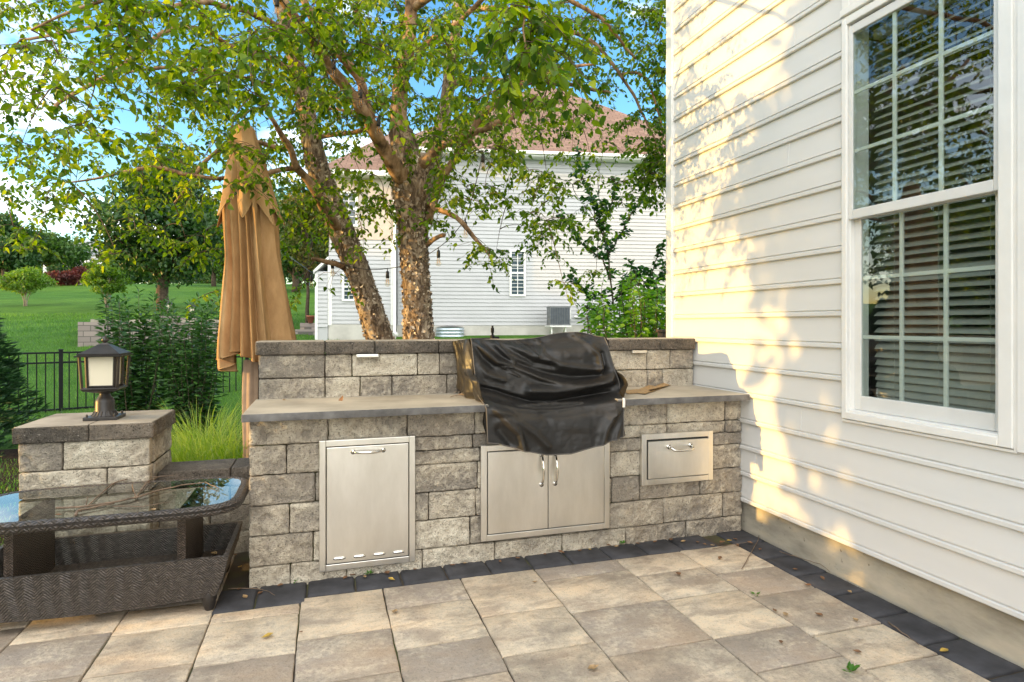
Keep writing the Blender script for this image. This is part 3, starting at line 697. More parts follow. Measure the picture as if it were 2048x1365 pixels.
def can_low(u, v):
    a = 2*math.pi*u; rel = ((a-camA+math.pi) % (2*math.pi))-math.pi     # 0 towards the viewer, + to its left
    hem = 1.12+.05*math.sin(a*3+1)+.035*math.sin(a*5+.4)-(.05 if 0.1 < rel < 1.2 else 0)*math.sin((rel-.1)/1.1*math.pi)
    Z = hem*(1-v)+2.55*v
    rr = sm(LP, Z, .05)
    wgt = min(1, (2.6-Z)/.9)
    w1 = folds(a, 22 if rel < .1 or rel > 2.4 else 8, .13, .75)
    rr *= 1-.47*w1*(.55+.45*wgt)+.10*noise.noise(Vector((math.cos(a)*2, math.sin(a)*2, Z*.9)))+.03*noise.noise(Vector((math.cos(a)*6, math.sin(a)*6, Z*3)))
    if 0 < rel < 1.6: rr *= 1+.05*math.sin((rel)/1.6*math.pi)
    tuck = max(0, 1-abs(rel-.55)/.3)*max(0, 1-abs(Z-1.17)/.09); rr *= 1-.25*tuck
    c_ = axis(Z); return (c_.x+rr*math.cos(a), c_.y+rr*math.sin(a), Z)
def can_up(u, v):
    a = 2*math.pi*u; pk = folds(a, 7, .35, 1.0)
    hem = 2.17+.16*pk**1.3-.06*(1-pk)**3+.03*math.sin(a*2)
    Z = hem*(1-v)+2.80*v
    rr = sm(UP, Z, .05); k = min(1, (2.8-Z)/.35)
    rr *= 1-.30*k*pk+.06*noise.noise(Vector((math.cos(a)*2.5, math.sin(a)*2.5, Z*2))); rr += .035*(1-v)**4*(1-pk)
    c_ = axis(Z); return (c_.x+rr*math.cos(a), c_.y+rr*math.sin(a), Z)
b = MB(); b.grid(can_low, 260, 90); cl_ = b.build('canopy', M['canvas'], um, smooth=True)
b = MB(); b.tube([can_low(i/200, 0) for i in range(201)], .005, 6, cap=False); b.build('hem', M['canvas'], cl_, smooth=True)
b = MB(); b.grid(can_up, 220, 44); cu_ = b.build('vent_canopy', M['canvas'], um, smooth=True)
b = MB(); b.tube([can_up(i/180, 0) for i in range(181)], .0045, 6, cap=False); b.build('hem', M['canvas'], cu_, smooth=True)
b = MB(); c_ = axis(2.78); b.lathe([(.074, -.03), (.077, .0), (.070, .035), (.045, .062), (.018, .074), (.012, .09)], c_, 24); b.build('top_cap', M['canvas'], um, smooth=True)
b = MB(); b.tube([axis(2.75), axis(1.9), Vector((ub.x, ub.y, 1.1)), Vector((ub.x, ub.y, -.05))], .024, 12); b.lathe([(.24, -.05), (.24, .02), (.2, .05), (.05, .07), (.04, .3)], (ub.x, ub.y, 0), 28); b.build('pole', M['bronze'], um, smooth=True)
b = MB()
def strip(u, v):
    c0 = P(502, 720, 4.46); Z = c0.z-.0-v*.75; a = u*2*math.pi
    r_ = .052*(1-.25*folds(a, 6, 0, 1))*(1+.12*math.sin(v*5)); return (c0.x-.012*v+r_*1.1*math.cos(a), c0.y+r_*.6*math.sin(a), Z)
b.grid(strip, 60, 24); b.build('hanging_tie', M['canvas_pale'], um, smooth=True)

# ------------------------------------------------------------------ wicker coffee table
M['wicker'] = wicker_mat('dark_resin_wicker'); M['wicker_rim'] = wicker_mat('dark_resin_wicker_rim', s=.018, w=.024)
M['wicker_fine'] = wicker_mat('dark_resin_wicker_fine', (.075, .055, .042), s=.012, w=.012)
M['table_glass'] = glass_mat('table_glass', (.78, .84, .81), 1.5, 1.15)
tb = thing('wicker_coffee_table', (-1.0, 3.47, 0), 'dark brown wicker coffee table with glass top and tray shelf, beside the stone pillar', 'table')
def sup(a, hx, hy, n=4.2):
    ca, sa = math.cos(a), math.sin(a); return (math.copysign(abs(ca)**(2/n), ca)*hx, math.copysign(abs(sa)**(2/n), sa)*hy)
TC = (-1.0, 3.465)
b = MB(); nseg = 160; pts = []
for i in range(nseg+1):
    x, y = sup(2*math.pi*i/nseg, .585, .298, 5.5); y += -.007*(1-(x/.585)**2) if y < 0 else .007*(1-(x/.585)**2)
    pts.append(Vector((TC[0]+x, TC[1]+y, .49)))
b.tube(pts, .0265, 14, cap=False, uv=True)
for k in list(b.uv): b.uv[k] = [(u_, v_*.166) for u_, v_ in b.uv[k]]
b.build('table_rim', M['wicker_rim'], tb, smooth=True)
b = MB(); b.add([(p.x*.965+TC[0]*.035, p.y*.965+TC[1]*.035, .5125) for p in pts[:-1]], [tuple(range(nseg))]); b.build('glass_top', M['table_glass'], tb)
def tray(b, hx0, hy0, hx1, hy1, z0, z1, th=.022):
    P4 = lambda hx, hy, z: [Vector((TC[0]+x*hx, TC[1]+y*hy, z)) for x, y in ((-1, -1), (1, -1), (1, 1), (-1, 1))]
    o0, o1 = P4(hx0, hy0, z0), P4(hx1, hy1, z1); i0, i1 = P4(hx0-th, hy0-th, z0+.05), P4(hx1-th, hy1-th, z1)
    for k in range(4):
        m = (k+1) % 4; dz = [0, 0]
        n = 24; vs, uvs = [], []
        for i in range(n+1):
            u = i/n; sagb = -.018*math.sin(math.pi*u)
            pa, pb, pc_, pd = o0[k].lerp(o0[m], u), o1[k].lerp(o1[m], u), i1[k].lerp(i1[m], u), i0[k].lerp(i0[m], u)
            pa = pa+Vector((0, 0, sagb)); L_ = (o0[m]-o0[k]).length*u
            for q, v_ in ((pa, 0), (pa.lerp(pb, .5)+(pa-Vector((TC[0], TC[1], pa.z))).normalized()*.008, .1), (pb, .2), (pb+Vector((0, 0, .008)), .21), (pc_+Vector((0, 0, .008)), .235), (pc_, .245), (pd, .40)): vs.append(q); uvs.append((L_, v_))
        b.add(vs, [(i*7+j, (i+1)*7+j, (i+1)*7+j+1, i*7+j+1) for i in range(n) for j in range(6)], .5, uvs)
b = MB(); tray(b, .50, .262, .555, .275, .075, .255); b.build('tray_side', M['wicker'], tb, auto=40)
b = MB(); b.grid(lambda u, v: (TC[0]+(u-.5)*.96, TC[1]+(v-.5)*.48, .126), 2, 2, uvfn=lambda u, v: (u*.96, v*.48)); b.grid(lambda u, v: (TC[0]+(u-.5)*.98, TC[1]+(.5-v)*.5, .085), 2, 2, uvfn=lambda u, v: (u, v*.5)); b.build('tray_floor', M['wicker_fine'], tb)
for sx in (-.345, .345):
    b = MB(); x0, x1 = TC[0]+sx-.018, TC[0]+sx+.018
    for (a0, c0) in (((x0, 3.245), (x1, 3.245)), ((x1, 3.245), (x1, 3.685)), ((x1, 3.685), (x0, 3.685)), ((x0, 3.685), (x0, 3.245))):
        Ld = math.hypot(c0[0]-a0[0], c0[1]-a0[1])
        b.grid(lambda u, v: (a0[0]+(c0[0]-a0[0])*u, a0[1]+(c0[1]-a0[1])*u, .115+v*.365), 6, 6, uvfn=lambda u, v: (u*Ld, v*.365))
    b.build('table_support', M['wicker_fine'], tb, auto=40)
for sx in (-1, 1):
    for sy in (-1, 1):
        b = MB(); b.lathe([(.016, 0), (.02, .004), (.026, .02), (.03, .045), (.033, .052), (.033, .08), (.03, .12)], (TC[0]+sx*.468, TC[1]+sy*.232, 0), 20); b.build('foot', M['bronze'], tb, smooth=True)
M['twig'] = plain('dry_twig', (.20, .14, .095), .8, var=.3, scale=30, bump=.4)
def atz(px, py, h): z = F*(CAMH-h)/(py-HY); return P(px, py, z)
def K(x, y, h): return atz(x*.2857, 900+y*.2857, h)
def twig(name, label, lines, h, r, group=None, lift=0):
    b = MB()
    for ln, rr in lines:
        pts = [q if isinstance(q, Vector) else K(q[0], q[1], h) for q in ln]; fine = []
        for a, c_ in zip(pts, pts[1:]):
            for i in range(4): fine.append(a.lerp(c_, i/4)+Vector((rnd.uniform(-.003, .003), rnd.uniform(-.003, .003), rnd.uniform(0, .004)+rr*1.1)))
        fine.append(pts[-1]+Vector((0, 0, rr*1.1)))
        b.tube(fine, [rr*(1-.55*i/len(fine)) for i in range(len(fine))], 6)
    return tag(b.build(name, M['twig'], smooth=True), label, 'twig', group)
twig('twig', 'long dry forked twig lying across the glass table top', [
 ([(395,420),(560,412),(800,378),(950,347),(1100,300),(1270,258),(1440,238),(1530,280)], .0055),
 ([(620,395),(740,285),(800,238),(940,198),(1110,196),(1220,185)], .0035), ([(950,345),(925,245)], .0028), ([(950,345),(1030,230),(1110,196)], .0034), ([(950,345),(1060,210)], .0024),
 ([(600,415),(615,320)], .002), ([(790,400),(1000,405),(1190,370)], .0026)], .514, .004)
twig('twig', 'short thick broken stick on the glass table near its front rim', [([(535,470),(545,440),(640,420),(800,385)], .0065)], .514, .005)
b_ = MB()

# ------------------------------------------------------------------ pier lantern
M['frosted'] = plain('frosted_cream_glass', (.80, .73, .56), .45, var=.06, scale=2, spec=.5, Subsurface_Weight=.0)
lx, ly, lz = -1.214, 4.05, .8305
lan = thing('pier_lantern', (lx, ly, lz), 'square bronze lantern with cream glass standing on the stone pillar', 'lantern')
b = MB(); b.bevbox((lx-.084, ly-.084, lz), (lx+.084, ly+.084, lz+.019), .003)
for sx in (-1, 1):
    for sy in (-1, 1): b.lathe([(.006, 0), (.006, .012), (.003, .018)], (lx+sx*.068, ly+sy*.068, lz+.018), 8)
b.build('base_plate', M['bronze'], lan)
b = MB(); b.lathe([(.066, .018), (.058, .03), (.05, .045), (.049, .048), (.048, .10), (.047, .104), (.040, .118), (.030, .132), (.026, .145), (.03, .152)], (lx, ly, lz), 32)
for i in range(20):
    a = 2*math.pi*i/20; b.tube([(lx+.064*math.cos(a), ly+.064*math.sin(a), lz+.02), (lx+.054*math.cos(a), ly+.054*math.sin(a), lz+.036), (lx+.05*math.cos(a), ly+.05*math.sin(a), lz+.046)], .0042, 5)
b.build('pedestal', M['bronze'], lan, auto=40)
def sqfr(b, h0, z0, h1, z1):
    b.add([(lx+sx*h0, ly+sy*h0, lz+z0) for sx, sy in ((-1, -1), (1, -1), (1, 1), (-1, 1))]+[(lx+sx*h1, ly+sy*h1, lz+z1) for sx, sy in ((-1, -1), (1, -1), (1, 1), (-1, 1))],
          [(3, 2, 1, 0), (4, 5, 6, 7)]+[(k, (k+1) % 4, 4+(k+1) % 4, 4+k) for k in range(4)])
b = MB(); sqfr(b, .032, .15, .080, .165); sqfr(b, .084, .165, .086, .178); sqfr(b, .092, .178, .092, .184)
H0, H1 = .086, .096
for sx in (-1, 1):
    for sy in (-1, 1):
        b.tube([(lx+sx*H0, ly+sy*H0, lz+.178), (lx+sx*H1, ly+sy*H1, lz+.362)], .0085, 4)
        b.tube([(lx+sx*.066, ly+sy*.066, lz+.182), (lx+sx*.071, ly+sy*.071, lz+.362)], .009, 4)
for k, (ax, ay, bx, by) in enumerate(((-1, -1, 1, -1), (1, -1, 1, 1), (1, 1, -1, 1), (-1, 1, -1, -1))):
    b.tube([(lx+ax*.088, ly+ay*.088, lz+.178), (lx+bx*.088, ly+by*.088, lz+.178)], .0075, 4)
    b.tube([(lx+ax*.066, ly+ay*.066, lz+.19), (lx+bx*.066, ly+by*.066, lz+.19)], .006, 4)
b.build('cage', M['bronze'], lan)
b = MB(); sqfr(b, .060, .186, .065, .362); b.build('glass_shade', M['frosted'], lan)
b = MB(); sqfr(b, .114, .360, .116, .368); sqfr(b, .105, .368, .107, .378); sqfr(b, .101, .378, .026, .428); sqfr(b, .02, .425, .016, .436); b.build('lantern_roof', M['bronze'], lan)
b = MB(); b.lathe([(.01, .43), (.008, .437), (.016, .446), (.018, .454), (.012, .464), (.006, .472), (.001, .478)], (lx, ly, lz), 16); b.build('finial', M['bronze'], lan, smooth=True)

# ------------------------------------------------------------------ litter: leaves, twigs, weeds
def litter_mat(nm, col): return plain(nm, col, .7, var=.3, scale=60)
M['leaf_brown'] = litter_mat('dry_brown_leaf', (.20, .10, .045)); M['leaf_yellow'] = litter_mat('dry_yellow_leaf', (.50, .33, .06)); M['leaf_tan'] = litter_mat('dry_tan_leaf', (.38, .25, .12))
def dry_leaf(mat, L_, curl, seed):
    r_ = random.Random(seed); b = MB(); n = 6
    prof_ = [.05, .6, 1, .95, .7, .35, .02]
    def fn(u, v):
        x = (u-.5)*L_; w_ = L_*.30*prof_[min(6, int(u*6+.01))]; y = (v-.5)*2*w_
        return (x, y, .003+curl*(abs(v-.5)*2)**2*w_*1.2+curl*((u-.5)*2)**2*L_*.25+r_.uniform(0, .0015))
    b.grid(fn, 6, 4); return b.build('fallen_leaf', mat, smooth=True)
LEAVES = [(535,1275,1,.055,0),(1187,1338,2,.05,0),(690,1157,0,.035,.004),(775,1148,0,.05,.004),(783,1160,1,.04,.004),(1035,1118,0,.04,.004),(1122,1106,0,.045,.004),(1136,1100,0,.035,.004),(1218,1092,0,.035,.004),(1233,1094,2,.03,.004),
 (1310,1085,0,.035,.004),(1342,1081,0,.04,.004),(1366,1084,2,.035,.004),(1445,1086,0,.045,.004),(1459,1083,1,.04,.004),(1470,1080,0,.04,.004),(1440,1118,0,.04,0),(1357,1150,0,.045,0),(1549,1222,0,.03,0),(1571,1231,2,.04,0),(1638,1231,0,.04,0),
 (1711,1241,2,.035,0),(1714,1305,0,.035,0),(1888,1304,1,.045,0),(1616,1172,0,.04,0),(1562,1286,0,.03,0),(1000,1124,0,.03,.004),(478,1180,0,.035,0),(490,1195,2,.04,0),(520,1188,0,.04,0),(505,1170,1,.035,0),(1500,1087,0,.04,.004),(1070,1165,2,.03,0),(602,1265,0,.02,0),(790,1225,2,.045,0),(1475,1092,0,.035,.004),(1425,1092,2,.03,.004),(1645,1158,0,.035,.004),(705,1152,0,.04,.004),(730,1155,2,.03,.004),(830,1140,0,.03,.004),(905,1132,0,.035,.004),(930,1128,2,.03,.004),(1090,1110,0,.03,.004),(1160,1103,0,.04,.004),(1180,1100,1,.025,.004),(1275,1088,0,.03,.004),(1395,1086,0,.035,.004),(1410,1090,0,.03,.004),(560,1172,0,.035,.004),(1520,1100,0,.03,.004),(1590,1140,0,.03,.004),(1700,1185,2,.03,.004),(470,1112,0,.04,0),(480,1135,1,.03,0)]
kinds = [M['leaf_brown'], M['leaf_yellow'], M['leaf_tan']]; protos = {}
for i, (px, py, k, L_, h) in enumerate(LEAVES):
    if k not in protos: o = protos[k] = dry_leaf(kinds[k], .05, .35, k)
    else: o = protos[k].copy(); COL.objects.link(o)
    o.location = atz(px, py, h+.006); o.rotation_euler = (rnd.uniform(-.15, .15), rnd.uniform(-.15, .15), rnd.uniform(0, 6.28)); o.scale = (L_/.05,)*3
    tag(o, ('small brown dried leaf lying on the patio paving', 'small yellow fallen leaf lying on the patio paving', 'pale tan dried leaf lying on the patio paving')[k], 'leaf', ('brown leaves on the paving', 'yellow leaves on the paving', 'tan leaves on the paving')[k])
def put_leaf(k, p, L_, lab, group=None, rot=None):
    o = protos[k].copy(); COL.objects.link(o); o.location = p; o.scale = (L_/.05,)*3; o.rotation_euler = rot or (0, 0, rnd.uniform(0, 6.28)); tag(o, lab, 'leaf'); 
    if 'group' in o: del o['group']
    if group: o['group'] = group
    return o
put_leaf(0, atz(684, 800, .925), .05, 'curled brown leaf standing upright on the left part of the countertop', rot=(.3, -1.1, .5))
put_leaf(2, atz(568, 801, .922), .035, 'pale flat leaf near the left end of the countertop')
put_leaf(2, K(1075, 425, .515), .035, 'tan leaf on the glass table top near the twig')
put_leaf(0, K(410, 460, .515), .03, 'brown leaf scrap at the left of the glass table top')
for x, y, k, l_ in ((640,620,0,.04),(770,690,2,.045),(790,680,0,.03),(290,748,1,.03),(1500,737,2,.05),(420,690,0,.06),(390,715,0,.05),(470,680,0,.06),(450,705,0,.05),(360,690,0,.05),(350,720,0,.05)):
    put_leaf(k, K(x, y, .128)+Vector((0, 0, .004)), l_, ('brown', 'yellow', 'tan')[k]+' dried leaf lying in the wicker table tray', ('brown', 'yellow', 'tan')[k]+' leaves in the table tray')
def gtwig(label, pts, r, h=.004, group=None):
    return twig('twig', label, [([atz(px, py, h) for px, py in pts], r)], h, r, group)
gtwig('thin forked twig on the paving at the inner corner by the kitchen', [(1484,1140),(1500,1110),(1516,1085),(1518,1072)], .003)
gtwig('thin straight twig on the paving near the right border stones', [(1776,1247),(1805,1268),(1838,1292)], .003)
gtwig('curved thin twig on the dark border stones along the house', [(1560,1105),(1600,1118),(1640,1130),(1660,1145)], .0022, .012)
gtwig('curly dry tendril by the left foot of the kitchen', [(455,1180),(500,1178),(530,1183),(550,1192)], .0025)
gtwig('thin twig near the inner corner pointing to the wall', [(1425,1100),(1460,1092),(1500,1086)], .002)
# bark strips and paper on the counter
M['paper'] = plain('dry_birch_bark', (.42, .33, .24), .75, var=.2, scale=20)
for i in range(9):
    p = atz(912+i*4.2+rnd.uniform(-5, 5), 789+rnd.uniform(-7, 9), .923); a = rnd.uniform(-.6, .7); L_ = rnd.uniform(.05, .13); d = Vector((math.cos(a), math.sin(a), 0)); n_ = Vector((-d.y, d.x, 0)); w_ = rnd.uniform(.006, .014); zz = i*.0016
    b = MB(); b.grid(lambda u, v: p+d*(u-.5)*L_+n_*(v-.5)*w_*(1-.6*u)+Vector((0, 0, zz+.008*math.sin(u*3)+.006*(2*v-1)**2)), 8, 3)
    tag(b.build('bark_strip', M['paper'], smooth=True), 'dry curled bark strip on the countertop left of the covered grill', 'bark strip', 'bark strips on the countertop')
b = MB()
for pxs, lift in (([(1262,786),(1300,772),(1322,778),(1290,790)], .004), ([(1296,781),(1336,767),(1342,771),(1302,786)], .02), ([(1247,783),(1275,780),(1283,787),(1255,789)], .002)):
    q = [atz(x, y, .922)+Vector((0, 0, lift*(i % 2)+.001)) for i, (x, y) in enumerate(pxs)]
    b.add(q+[v+Vector((0, 0, .003)) for v in q], [(3, 2, 1, 0), (4, 5, 6, 7)]+[(k, (k+1) % 4, 4+(k+1) % 4, 4+k) for k in range(4)])
tag(b.build('cardboard_scrap', M['leaf_tan']), 'folded brown cardboard scraps on the countertop right of the covered grill', 'debris')
M['weed'] = leaf_mat('weed_leaf', (.05, .13, .02), (.08, .22, .03), (.14, .30, .05))
def weed(px, py, sz, lab, n=9, h=.002):
    p = atz(px, py, h); pos = np.tile(np.array(p), (n, 1)); a = rng.uniform(0, 6.28, n); el = rng.uniform(.15, .9, n)
    ax = np.stack([np.cos(a)*np.cos(el), np.sin(a)*np.cos(el), np.sin(el)], 1); pos = pos+ax*sz*.25
    V, Q, T = leaf_geo(pos, ax, np.tile([[0, 0, 1.]], (n, 1)), rng.uniform(.6, 1, n)*sz, rng.uniform(.3, .45, n)*sz, rng.uniform(.3, .9, n))
    tag(mesh_np('weed', V, Q, T, M['weed']), lab, 'weed')
weed(1700, 1347, .05, 'bright green weed sprouting between pavers at the bottom of the picture', 10)
weed(1512, 1190, .03, 'tiny green weed in a paver joint in front of the drawer', 7)
weed(590, 1164, .035, 'small green weed at the left foot of the kitchen base', 8, .01)
weed(738, 1150, .03, 'small green weed below the tall steel door', 8, .01)
weed(1245, 1089, .03, 'small green weed at the kitchen base below the double doors', 8, .01)
# ------------------------------------------------------------------ black fence
fa, fb = P(-120, HY, 9.0), P(640, HY, 12.6)
fdir = Vector((fb.x-fa.x, fb.y-fa.y, 0)); flen = fdir.length; fdir.normalize(); ftop = .925
fz = [fa.x+fdir.x*0, 0]
fn_ = thing('metal_fence', (fa.x, fa.y, H(fa.x, fa.y)), 'black metal picket fence between the garden bed and the lawn', 'fence')
def fp(d): return Vector((fa.x+fdir.x*d, fa.y+fdir.y*d, 0))
mfr = Matrix.Rotation(math.atan2(fdir.y, fdir.x), 4, 'Z')
def fbox(b, d0, d1, z0, z1, th):
    p = fp(d0); m = Matrix.Translation((p.x, p.y, 0))@mfr; b.box((0, -th/2, z0), (d1-d0, th/2, z1), .5, m)
nsec = 4; sec = flen/nsec
for k in range(nsec):
    for z in (ftop-.025, ftop-.185, -.02):
        b = MB(); fbox(b, k*sec, (k+1)*sec, z, z+.028, .026); b.build('fence_rail', M['black_metal'], fn_)
    b = MB(); d = k*sec+.1
    while d < (k+1)*sec-.05: fbox(b, d, d+.017, -.07, ftop-.005, .016); d += .113
    b.build('picket_panel', M['black_metal'], fn_)
for k in range(nsec+1):
    b = MB(); d = k*sec; fbox(b, d-.028, d+.028, -.3, ftop+.03, .056); fbox(b, d-.034, d+.034, ftop+.03, ftop+.045, .068); b.build('fence_post', M['black_metal'], fn_)

# ------------------------------------------------------------------ plants near the patio
M['laurel'] = leaf_mat('laurel_leaf', (.014, .050, .012), (.035, .105, .022), (.085, .19, .04), .28, .32)
M['stem'] = plain('green_brown_stem', (.10, .085, .05), .8)
def shrub(name, label, base, n, hgt, spread, leafL, leafW, mat, per, seed, group=None, arch=.3, lean=(0, 0), up=.5, thick=.008):
    g = np.random.default_rng(seed); r_ = random.Random(seed)
    th_ = thing(name, base, label, 'shrub', group); b = MB(); Ps, As, Ns, Ls, Ws, Ts = [], [], [], [], [], []
    for i in range(n):
        a = r_.uniform(0, 6.28); s0 = spread*math.sqrt(r_.random()); h_ = hgt*r_.uniform(.62, 1.0)
        e = Vector((math.cos(a)*s0+lean[0], math.sin(a)*s0+lean[1], h_)); st = Vector((math.cos(a)*s0*.25, math.sin(a)*s0*.25, 0))
        pts = []
        for k in range(9):
            u = k/8; q = st.lerp(e, u); q.x += math.cos(a)*arch*s0*math.sin(u*math.pi)*.4; q.y += math.sin(a)*arch*s0*math.sin(u*math.pi)*.4
            pts.append(base+q+Vector((r_.uniform(-.015, .015), r_.uniform(-.015, .015), 0)))
        b.tube(pts, [thick*(1-.75*k/8) for k in range(9)], 5)
        stt = r_.random()*.25
        for j in range(per):
            u = .03+.97*((j+r_.random())/per)**1.15; k = min(7, int(u*8)); f_ = u*8-k; p = pts[k].lerp(pts[k+1], f_)
            aa = j*2.4+r_.uniform(-.4, .4); el = r_.uniform(.0, up)+(.5 if u > .93 else 0)
            p2 = p+Vector((math.cos(aa), math.sin(aa), .3))*r_.uniform(0, .10)*min(1, (1.05-u)*2)
            Ps.append(p2); As.append((math.cos(aa)*math.cos(el), math.sin(aa)*math.cos(el), math.sin(el))); Ls.append(leafL*r_.uniform(.7, 1.2)); Ws.append(leafW*r_.uniform(.8, 1.2))
            Ns.append((r_.gauss(0, .6), r_.gauss(-.3, .6), .8)); Ts.append(min(1, max(0, .22+stt+.35*r_.random()+.25*u*u)))
    V, Q, T = leaf_geo(np.array(Ps), np.array(As), np.array(Ns), np.array(Ls), np.array(Ws), np.array(Ts), droop=.25)
    mesh_np('foliage', V, Q, T, mat, th_); b.build('stems', M['stem'], th_, smooth=True); return th_
def base_at(px, z, sink=.03): return G(px, z, sink)
shrub('laurel_shrub', 'tall glossy green laurel shrub directly behind the pier lantern', base_at(268, 7.4), 30, 1.92, .42, .115, .032, M['laurel'], 105, 3, 'laurel shrubs along the fence')
shrub('laurel_shrub', 'tall glossy green laurel shrub just left of the closed umbrella', base_at(392, 7.6), 30, 1.90, .45, .115, .032, M['laurel'], 105, 4, 'laurel shrubs along the fence')
shrub('low_plant', 'low leafy plant at the foot of the fence left of the pillar', base_at(85, 7.6), 14, .34, .45, .06, .03, M['laurel'], 26, 5, arch=.6)
M['conifer'] = leaf_mat('conifer_spray', (.010, .040, .014), (.022, .072, .022), (.05, .115, .035), .2, .5)
def conifer(name, label, base, hgt, rad, n, seed, mat=None, sz=1.0, group=None, cat='evergreen'):
    g = np.random.default_rng(seed); th_ = thing(name, base, label, cat, group)
    u = g.random(n)**.8; a = g.uniform(0, 6.28, n); rr = rad*(1-u)**.75*(.45+.6*g.random(n)**.6)*(1+.22*np.sin(a*5+u*21))
    pos = np.stack([rr*np.cos(a), rr*np.sin(a), u*hgt*.97+.03], 1)+np.array(base)
    V0, Q0, T0 = [], [], []; off = 0
    for k in range(5):
        el = g.uniform(.1, .9, n); aa = a+g.normal(0, .45, n); ax = np.stack([np.cos(aa)*np.cos(el), np.sin(aa)*np.cos(el), np.sin(el)], 1)
        nr = g.normal(size=(n, 3))+np.array([0, 0, .6]); L_ = sz*g.uniform(.05, .12, n); st = pos+ax*sz*g.uniform(-.02, .05, n)[:, None]
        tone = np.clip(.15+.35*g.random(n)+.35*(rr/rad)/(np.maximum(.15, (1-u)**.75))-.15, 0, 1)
        V, Q, T = leaf_geo(st, ax, nr, L_, L_*.22, tone); V0.append(V); Q0.append(Q+off); T0.append(T); off += len(V)
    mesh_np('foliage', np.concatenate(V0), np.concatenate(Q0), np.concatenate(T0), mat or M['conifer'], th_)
    b = MB(); b.tube([base+Vector((0, 0, -.1)), base+Vector((0, 0, hgt*.85))], [rad*.09, rad*.02], 7); b.build('trunk', M['bark_far'], th_, smooth=True); return th_
M['bark_far'] = plain('tree_bark', (.10, .075, .055), .9, var=.3, scale=12, bump=.6, spec=.1)
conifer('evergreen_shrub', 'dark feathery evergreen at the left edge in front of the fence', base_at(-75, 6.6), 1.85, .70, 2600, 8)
# ornamental grass
M['blade'] = leaf_mat('grass_blade', (.07, .17, .02), (.17, .31, .045), (.36, .46, .11), .45, .45)
def grass(name, label, base, n, hgt, spread, seed, w_=.006, kind=None, cat=None, mat=None, mesh_only=False, bend=.9):
    g = random.Random(seed); Vs, Qs, Ts = [], [], []
    for i in range(n):
        a = g.uniform(0, 6.28); r0 = spread*math.sqrt(g.random()); h_ = hgt*g.uniform(.5, 1.05); out = h_*g.uniform(.25, bend); a2 = a+g.uniform(-.7, .7)
        tn = g.random(); p0 = Vector((base[0]+r0*math.cos(a), base[1]+r0*math.sin(a), base[2])); d = Vector((math.cos(a2), math.sin(a2), 0)); s_ = Vector((-d.y, d.x, 0)); k0 = len(Vs); K_ = 6
        for k in range(K_+1):
            u = k/K_; dr = max(0, u-.55); p = p0+d*out*u**1.7+Vector((0, 0, h_*(u-1.05*dr*dr*2.0*out/h_))); ww = w_*(1-u**2)*.5+.0004
            Vs += [p-s_*ww, p+s_*ww]; Ts += [min(1, .2+.4*tn+.35*u)]*2
        Qs += [(k0+2*k, k0+2*k+1, k0+2*k+3, k0+2*k+2) for k in range(K_)]
    o = mesh_np(name, np.array([tuple(v) for v in Vs]), np.array(Qs), np.array(Ts), mat or M['blade']); tag(o, label, cat, None, kind); return o
for px, z, h_, n, sd, lab in ((362, 4.75, .62, 420, 1, 'clump of bright ornamental grass against the pillar side'), (420, 4.72, .66, 520, 2, 'clump of bright arching ornamental grass midway behind the seat wall'), (474, 4.72, .70, 420, 3, 'clump of bright ornamental grass touching the kitchen corner'), (405, 5.35, .74, 360, 4, 'taller ornamental grass clump at the back of the row')):
    p = G(px, z); grass('ornamental_grass', lab, (p.x, p.y, -.02), n, h_*1.15, .16, sd, .0075, cat='grass clump').__setitem__('group', 'ornamental grass behind the seat wall')
M['turf'] = leaf_mat('turf_blade', (.04, .13, .015), (.085, .21, .03), (.17, .31, .05), .4)
gv, gq, gt = [], [], []; g = random.Random(5)
for i in range(15000):
    x = g.uniform(-4.6, -1.62); y = g.uniform(3.7, 7.6)
    if x > -1.75 and y < 4.25: continue
    p0 = Vector((x, y, H(x, y)-.005)); a = g.uniform(0, 6.28); d = Vector((math.cos(a), math.sin(a), 0)); h_ = g.uniform(.03, .075); k0 = len(gv); s_ = Vector((-d.y, d.x, 0))*.0035; tn = g.random()
    gv += [p0-s_, p0+s_, p0+d*h_*.25+Vector((0, 0, h_*.7))+s_*.7, p0+d*h_*.25+Vector((0, 0, h_*.7))-s_*.7, p0+d*h_*.6+Vector((0, 0, h_))]; gt += [tn]*5
    gq += [(k0, k0+1, k0+2, k0+3), (k0+3, k0+2, k0+4, k0+4)]
b = MB(); b.v = [tuple(v) for v in gv]; b.t = gt; b.f = [f if f[2] != f[3] else f[:3] for f in gq]
tag(b.build('turf_blades', M['turf']), 'green turf beside the pillar', 'grass', kind='stuff')
# rougher turf on the lawn beyond the fence
gv, gq, gt = [], [], []
for i in range(42000):
    z = 8.2+20*g.random()**1.5; p = P(g.uniform(-60, 700), HY, z); hh = H(p.x, p.y)
    p0 = Vector((p.x, p.y, hh-.01)); a = g.uniform(0, 6.28); d = Vector((math.cos(a), math.sin(a), 0)); h_ = g.uniform(.03, .075)*(1+.05*(z-8)); k0 = len(gv); s_ = Vector((-d.y, d.x, 0))*.0035*(1+.09*(z-8)); tn = min(1, max(0, g.random()*.6+.25+.5*noise.noise(Vector((p.x*.5, p.y*.5, 0)))))
    gv += [p0-s_, p0+s_, p0+d*h_*.7+Vector((0, 0, h_))]; gt += [tn]*3; gq.append((k0, k0+1, k0+2))
b = MB(); b.v = [tuple(v) for v in gv]; b.t = gt; b.f = gq
tag(b.build('lawn_blades', M['turf']), 'mown grass blades on the lawn beyond the fence', 'grass', kind='stuff')
